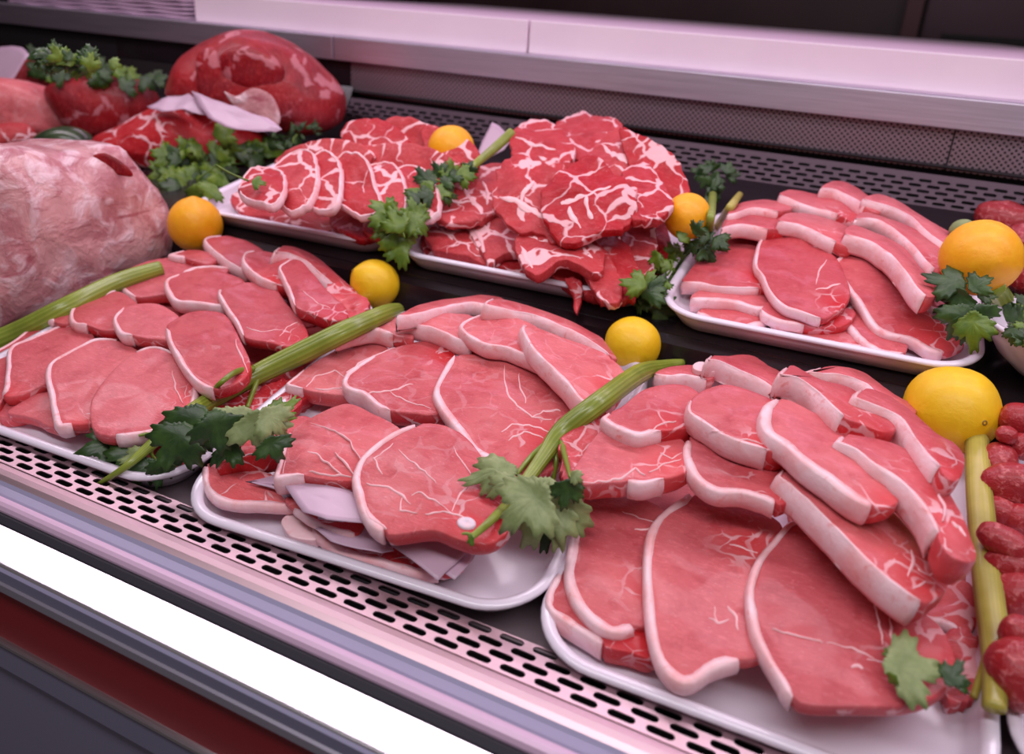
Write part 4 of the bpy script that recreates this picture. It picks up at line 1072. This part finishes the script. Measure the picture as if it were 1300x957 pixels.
blob('marbled_piece', 'small marbled piece of meat at the left margin beside the dark green fruit', 'piece of meat', '-20,164 12,156 36,158 48,172 42,190 10,200 -20,200', .95, .025, 'neck', amp=.004, floor=dk, smax=36)
blob('marbled_joint', 'long marbled joint under the parsley and the folded paper, left of the back trays', 'joint of meat',
     '118,176 150,160 172,146 215,130 262,136 305,152 335,168 348,190 338,222 300,252 240,262 205,256 180,225 150,200', 1.02, .07, 'neck', amp=.008, floor=dk)
blob('avocado', 'dark green glossy oval fruit between the pale joint and the red meat', 'fruit', '38,186 44,172 62,163 85,160 106,165 120,176 124,190 104,198 62,198', .92, .03, 'avocado', amp=.0005, smax=40)

def psheet(label, poly, y0, z0, k, bend=.006, group=None):
    pts = parse(poly); D = lambda y: z0 + k * (y - y0)
    o = sheet(label, poly, D, 0.0, bend); return o
psheet('folded lilac paper lying across the joint in front of the rump', '243,117 262,122 300,136 340,150 358,164 350,168 318,166 285,160 264,150 252,134', 1.0, -.145, .9)
psheet('second lilac paper left of the folded one, under the rump', '186,134 205,124 240,118 262,146 235,140 205,142', 1.02, -.140, .9)
psheet('lilac paper sheet sticking up at the far left', '-30,68 5,58 28,60 38,72 20,96 8,110 -30,118', 1.1, -.105, 1.4)
psheet('white pointed paper scrap behind the neck steak heap', '625,155 634,160 650,176 640,190 610,205 600,212 612,180', 1.12, -.205, 1.2, .001)
psheet('lilac sheet across the fan of neck slices', '748,302 770,285 800,255 824,242 828,250 800,285 782,305 768,315', .90, -.228, 1.5, .002)

# ================================================================== CELERY
def stalk(name, label, path, m='stalk', lift=.006, group=None, shoots=(), flat=.7, ribs=14, zs=None, groove=.6, over=None):
    """path: x,y,width in pixels; laid on what is under it"""
    pts = [tuple(float(a) for a in t.split(',')) for t in path.split()]
    ds = [hit(p[0], p[1]).length for p in pts]
    if zs: ds = [zs[0] + (zs[1] - zs[0]) * i / (len(pts) - 1) for i in range(len(pts))]
    else:
        # straight stick: never deeper than what carries it
        n = len(ds); sm = []
        for i in range(n):
            sm.append(min(ds[i], .5 * (ds[max(0, i - 1)] + ds[min(n - 1, i + 1)]) + .004))
        ds = sm
    P = [ray(p[0], p[1]) * (d - lift) for p, d in zip(pts, ds)]
    if over: P = [ray_at_height(p[0], p[1], over[0], over[1]) for p in pts]
    C = bez(P, 36); n = len(C); rad = []
    for i in range(n):
        f = i / (n - 1) * (len(pts) - 1); a = min(int(f), len(pts) - 2)
        wpx = pts[a][2] + (pts[a + 1][2] - pts[a][2]) * (f - a); rad.append(wpx / 2 * C[i].length / FPX)
    up = (-(P[0] + P[-1])).normalized()
    o = tube(name, C, rad, M[m], seg=42, ribs=ribs, flat=flat, up=up, groove=groove); tag(o, label, 'celery', group)
    for sh in shoots:
        q = [tuple(float(a) for a in t.split(',')) for t in sh.split()]
        dd = min([(p - Vector(ray(q[0][0], q[0][1]) * p.length)).length, p.length] for p in C)[1]
        Q = [ray(a[0], a[1]) * (min(dd, hit(a[0], a[1]).length - .003) if i else dd) for i, a in enumerate(q)]
        Cq = bez(Q, 14)
        rq = [(q[0][2] + (q[-1][2] - q[0][2]) * i / (len(Cq) - 1)) / 2 * Cq[i].length / FPX for i in range(len(Cq))]
        tube('side_shoot', Cq, rq, M[m], parent=o, seg=10)
    return o
def leaves(parent, spec, lift=.008):
    """spec: bx,by,tx,ty,width,material letter"""
    mm = {'d': 'leaf', 'p': 'leafpale', 'm': 'leafmid'}
    for k, t in enumerate(spec.split()):
        a = t.split(','); bx, by, tx, ty, wd = map(float, a[:5])
        A = hit(bx, by); B = hit(tx, ty); L0 = min(A.length, B.length) - lift - .0012 * (k % 4)
        f = -(ray(bx, by) + ray(tx, ty)).normalized() * .75 + Vector((random.uniform(-.2, .2), random.uniform(-.1, .1), .45))
        Bd = min(B.length - .003, L0 + .005)
        leaf(parent, ray(bx, by) * min(L0, A.length), ray(tx, ty) * Bd, wd, mm[a[5]], seed=k * 7 + int(bx), facing=f)
c1 = stalk('celery_stalk', 'green celery stalk with leaves lying between the left and middle front trays',
           '508,392,14 490,398,22 440,420,26 385,447,27 325,476,24 275,504,21 230,532,18 195,562,13 160,592,8 124,615,4', lift=.010,
           shoots=('322,468,9 300,472,7 278,488,6 262,506,5', '330,472,8 322,495,7 314,517,5', '200,556,6 188,551,4 176,553,3', '196,562,6 192,575,5 200,586,3'))
leaves(c1, '262,502,222,585,.8,d 268,510,285,580,.9,d 248,528,196,600,.8,d 306,545,268,592,.8,d 338,548,356,588,1.0,d 180,548,88,580,.62,d 186,556,140,612,.75,d 194,572,148,586,.6,p 198,575,166,622,.7,d 206,572,200,622,.6,d 203,568,218,592,.5,p 322,508,278,574,.85,p 320,510,336,582,.95,p 326,512,366,556,.8,p 334,540,380,505,.6,m 250,515,265,555,.7,d 225,552,250,600,.8,d', .022)
c2 = stalk('celery_stalk', 'green celery stalk with leaves lying between the middle and right front trays',
           '868,460,8 842,465,16 812,474,24 765,508,27 715,547,27 690,580,19 655,628,14 622,662,10 596,684,7', lift=.010,
           shoots=('702,556,9 676,578,7 656,602,6', '706,560,8 706,585,7 702,612,5', '712,558,9 718,582,7 724,606,5', '600,680,6 592,677,4 586,678,3'))
leaves(c2, '670,592,580,611,.5,p 662,600,616,634,.6,p 704,604,634,680,.75,p 722,596,742,614,.6,p 712,600,652,664,.7,p 714,600,664,698,.75,p 718,600,704,710,.6,p 724,600,714,650,.7,d 704,636,686,708,.6,d 724,600,730,640,.6,d 604,682,592,690,.8,m', .016)
stalk('celery_stalk', 'yellow-green celery stalk along the left side of the left front tray', '-40,448,24 20,424,24 80,393,23 150,358,20 205,340,16', lift=.010, m='stalk', groove=.2)
c4 = stalk('celery_stalk', 'straight yellow celery stalk standing beside the right front tray', '1240,556,22 1243,620,25 1249,690,27 1256,760,28 1263,812,28 1264,850,24 1262,900,22', m='stalkyellow', lift=.012, ribs=20, groove=.1, over=(D1, .038),
      shoots=('1268,815,20 1279,850,18 1284,900,17', '1258,818,10 1248,850,9 1236,885,8'))
l1 = empty('celery_leaf', hit(1160, 850)); tag(l1, 'olive celery leaf with a dark one beside it, bottom right corner of the chops', 'celery leaf')
leaves(l1, '1108,846,1200,850,.95,p 1134,835,1122,822,.8,m 1140,856,1128,866,.8,m 1198,876,1222,838,.7,d 1208,872,1232,866,.8,d', .012)
stalk('celery_stub', 'short celery end between the lemon and the big neck steak heap', '650,168,12 628,188,11 604,208,9 588,224,8', lift=.004, groove=.2)
stalk('celery_stub', 'pale yellow celery strip sticking up right of the small back lemon', '940,246,7 928,262,10 914,282,9 905,296,6', m='stalkyellow', lift=.006, groove=.1)
stalk('celery_stub', 'grey-green celery piece behind the pale yellow strip', '905,246,9 903,270,10 900,292,9', m='stalk', lift=.004, groove=.1)
stalk('celery_stub', 'thick celery end under the large orange-yellow lemon', '1262,368,24 1272,384,24 1276,402,22', m='stalk', lift=.006, groove=.1)
blob('celery_end', 'round yellow-green cut celery end behind the large orange-yellow lemon', 'fruit', '1205,296 1208,285 1218,279 1230,279 1240,286 1242,300 1225,306', 1.02, .012, 'leafpale', amp=.0004, smax=30)

# bowl
rp = ray_at_height(1249, 402, D2, .050); BC = Vector((rp.x + .085, rp.y + .005, 0)); prof = [(.035, 0), (.050, .002), (.070, .018), (.082, .040), (.0865, .0505), (.0885, .052), (.0885, .0495), (.086, .0475), (.080, .046),
    ]
prof = [(.001, 0), (.045, 0), (.050, .003), (.068, .018), (.080, .036), (.085, .046), (.0885, .0475), (.0895, .0500), (.0870, .0515), (.0830, .0505), (.0780, .038), (.065, .020), (.045, .008), (.001, .007)]
vs = []; fs = []; ns = 48
for r_, z in prof:
    for j in range(ns): a = 2 * math.pi * j / ns; vs.append((BC.x + r_ * math.cos(a), BC.y + r_ * math.sin(a), D2(BC.y) + .004 + z))
for i in range(len(prof) - 1):
    for j in range(ns): fs.append((i * ns + j, i * ns + (j + 1) % ns, (i + 1) * ns + (j + 1) % ns, (i + 1) * ns + j))
o = mesh_obj('bowl', vs, fs, M['tray']); fix_normals(o); tag(o, 'white plastic bowl of parsley at the right edge of the back row', 'bowl')
for v_ in vs: splat(Vector(v_), 2)
# ================================================================== PARSLEY
def cluster(name, label, poly, n, size, mats, lift=.012, seed=1, stems=3, wid=.9, spec=None):
    pts = parse(poly); cx = sum(p[0] for p in pts) / len(pts); cy = sum(p[1] for p in pts) / len(pts)
    e = empty(name, hit(cx, cy)); tag(e, label, 'parsley')
    rnd = random.Random(seed); xs = [p[0] for p in pts]; ys = [p[1] for p in pts]; k = 0; out = []
    while k < n:
        x = rnd.uniform(min(xs), max(xs)); y = rnd.uniform(min(ys), max(ys)); c = False; m_ = len(pts)
        for a in range(m_):
            x1, y1 = pts[a]; x2, y2 = pts[(a + 1) % m_]
            if (y1 > y) != (y2 > y) and x < (x2 - x1) * (y - y1) / (y2 - y1) + x1: c = not c
        if not c: continue
        ang = math.atan2(y - cy, x - cx) + rnd.uniform(-1.1, 1.1); s = size * rnd.uniform(.75, 1.25)
        bx, by = x - math.cos(ang) * s * .5, y - math.sin(ang) * s * .5; tx, ty = x + math.cos(ang) * s * .5, y + math.sin(ang) * s * .5
        t = min(hit(x, y).length, hit(bx, by).length + .02) - lift * rnd.uniform(.5, 2.2)
        f = -ray(x, y) * .8 + Vector((rnd.uniform(-.5, .5), rnd.uniform(-.3, .3), rnd.uniform(.1, .7)))
        leaf(e, ray(bx, by) * t, ray(tx, ty) * (t + rnd.uniform(-.008, .008)), wid * rnd.uniform(.8, 1.15), rnd.choice(mats), seed=seed * 31 + k, facing=f, curl=.3)
        out.append((bx, by, t)); k += 1
    for i in range(stems):
        bx, by, t = out[rnd.randrange(len(out))]
        tube('stem', bez([ray(cx, cy) * (t + .002), ray((bx + cx) / 2 + rnd.uniform(-4, 4), (by + cy) / 2) * (t + .001), ray(bx, by) * t], 8), .0012, M['leafmid'], parent=e, seg=6)
    return e
dm = ['leaf', 'leaf', 'leafmid']; mm_ = ['leafmid', 'leafmid', 'leaf']
cluster('parsley_bunch', 'bright parsley sprig over the rim between the two left back trays', '460,290 485,264 520,268 548,262 540,290 525,318 485,318', 15, 37, ['leafmid'], seed=2)
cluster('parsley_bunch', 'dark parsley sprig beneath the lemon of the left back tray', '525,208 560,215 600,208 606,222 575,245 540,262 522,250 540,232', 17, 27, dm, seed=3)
cluster('parsley_bunch', 'parsley leaf hanging over the lemon between the front trays', '782,362 825,352 845,362 845,400 800,404 790,385', 10, 43, ['leafmid', 'leaf'], seed=4)
cluster('parsley_bunch', 'bright curly parsley at the right foot of the neck steak heap', '826,352 834,318 850,296 876,300 880,330 862,352 842,364', 27, 23, ['leafmid', 'leafmid', 'leafpale'], seed=5)
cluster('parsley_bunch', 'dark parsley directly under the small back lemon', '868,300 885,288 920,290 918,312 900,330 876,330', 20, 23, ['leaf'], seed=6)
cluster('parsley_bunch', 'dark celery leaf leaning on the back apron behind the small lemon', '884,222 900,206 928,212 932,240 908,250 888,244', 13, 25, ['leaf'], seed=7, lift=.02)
h1 = empty('parsley_bunch', hit(1225, 380)); tag(h1, 'dark parsley leaf in front of the large orange-yellow lemon', 'parsley')
leaves(h1, '1236,366,1172,350,.75,d 1226,378,1240,330,1.2,d 1226,372,1260,350,1.0,d 1234,378,1186,398,.8,d 1232,378,1204,436,.85,d 1234,382,1222,440,.7,d 1236,384,1234,452,.6,m 1238,380,1256,420,.8,d 1236,376,1268,376,.7,d 1226,360,1206,400,.9,d', .02)
cluster('parsley_bunch', 'dark parsley filling the white bowl at the right edge', '1276,390 1300,382 1350,396 1362,424 1325,444 1286,428', 60, 30, ['leaf', 'leaf', 'leaf', 'leafmid'], seed=8, lift=.006)
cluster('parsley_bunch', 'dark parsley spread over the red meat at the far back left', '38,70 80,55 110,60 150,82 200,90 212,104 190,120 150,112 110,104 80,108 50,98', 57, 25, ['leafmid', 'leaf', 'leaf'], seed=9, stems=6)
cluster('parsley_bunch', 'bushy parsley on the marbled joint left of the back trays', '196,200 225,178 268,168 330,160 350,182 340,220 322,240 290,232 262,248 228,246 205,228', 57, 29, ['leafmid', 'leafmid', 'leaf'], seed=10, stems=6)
cluster('herb_sprig', 'dark narrow-leaved herb sprig between the rump and the left back tray', '340,172 372,160 408,156 412,166 380,182 350,190', 37, 13, ['leaf'], seed=11, wid=.35)

# ================================================================== SAUSAGES AND BOWL AT THE RIGHT EDGE
def sausage(label, px, py, rx, ry, t, ang=0, grp='tied red sausages at the right edge'):
    C = ray_at_height(px, py, D2 if t > .9 else D1, .034 if t > .9 else .030 + .012 * (int(px + py) % 3)); t = C.length; s = t / FPX; N = -C.normalized(); U = Vector((0, 0, 1)).cross(N).normalized(); V = N.cross(U)
    a = math.radians(ang); u = U * math.cos(a) + V * math.sin(a); v = N.cross(u)
    vs = []; fs = []; nl, ns = 16, 24
    for i in range(nl + 1):
        th = math.pi * i / nl
        for j in range(ns):
            ph = 2 * math.pi * j / ns
            p = u * math.cos(th) * rx * s + (v * math.cos(ph) * ry * s + N * math.sin(ph) * ry * s) * math.sin(th) ** .75
            p *= 1 + .16 * noise.noise(p * 45 + Vector((px, py, 0))) + .05 * noise.noise(p * 150 + Vector((px, py, 0)))
            vs.append(C + p)
    for i in range(nl):
        for j in range(ns): fs.append((i * ns + j, i * ns + (j + 1) % ns, (i + 1) * ns + (j + 1) % ns, (i + 1) * ns + j))
    o = mesh_obj('sausage', vs, fs, M['sausage']); fix_normals(o); tag(o, label, 'sausage', grp)
    for vt in vs: splat(vt, 0)
    return o
SA = [('round sausage end at the top of the sausage heap', 1296, 533, 22, 20, .80, 0), ('little knob of sausage left of the top one', 1277, 552, 11, 10, .81, 0),
      ('sausage lying just under the top one', 1298, 566, 22, 15, .79, 10), ('sausage whose side touches the yellow stalk, above the fattest one', 1268, 592, 18, 26, .75, 10),
      ('fattest speckled sausage in the upper part of the heap', 1290, 616, 34, 25, .72, 20), ('small sausage below the fattest one, close to the stalk', 1270, 650, 20, 16, .71, -15),
      ('sausage at the picture edge under the fattest one', 1300, 662, 24, 18, .70, 10), ('sausage in the middle of the heap beside the dark gap', 1276, 688, 27, 17, .68, -10),
      ('dark sausage with a loose string, middle of the heap', 1284, 718, 28, 20, .67, 15), ('sausage cut open in a dark red curve, lower heap', 1292, 757, 27, 27, .65, 30),
      ('small round sausage end near the bottom of the heap', 1294, 802, 19, 18, .62, 0), ('lowest sausage at the bottom right corner', 1296, 856, 30, 36, .58, 60)]
for a in SA: sausage(*a)
def string(label, pts, t):
    P = [ray(x, y) * (hit(x, y).length - .002) for x, y in parse(pts)]
    o = tube('butcher_string', bez(P, 16), .0007, M['string'], seg=6); tag(o, label, 'string', 'strings tied round the sausages')
string('pale string over the speckled sausage', '1256,588 1268,582 1284,580 1300,588', .74)
string('short pale string end in the middle of the sausages', '1278,694 1284,700 1292,710', .66)
for a in (('red sausage at the back right, behind the orange-yellow lemon', 1280, 280, 34, 20, 1.02, -5), ('red sausage at the right edge beside the orange-yellow lemon', 1302, 312, 22, 24, .98, 20),
          ('lower red sausage at the right edge behind the bowl', 1304, 348, 24, 22, .96, 0)):
    sausage(*a, grp='red sausages in the back right corner')
# ================================================================== finish: raise everything so the floor is at zero
for o in list(scn.objects):
    if o.parent is None and o.type in ('MESH', 'EMPTY'):
        o.location.z += LIFT
bpy.context.view_layer.update()
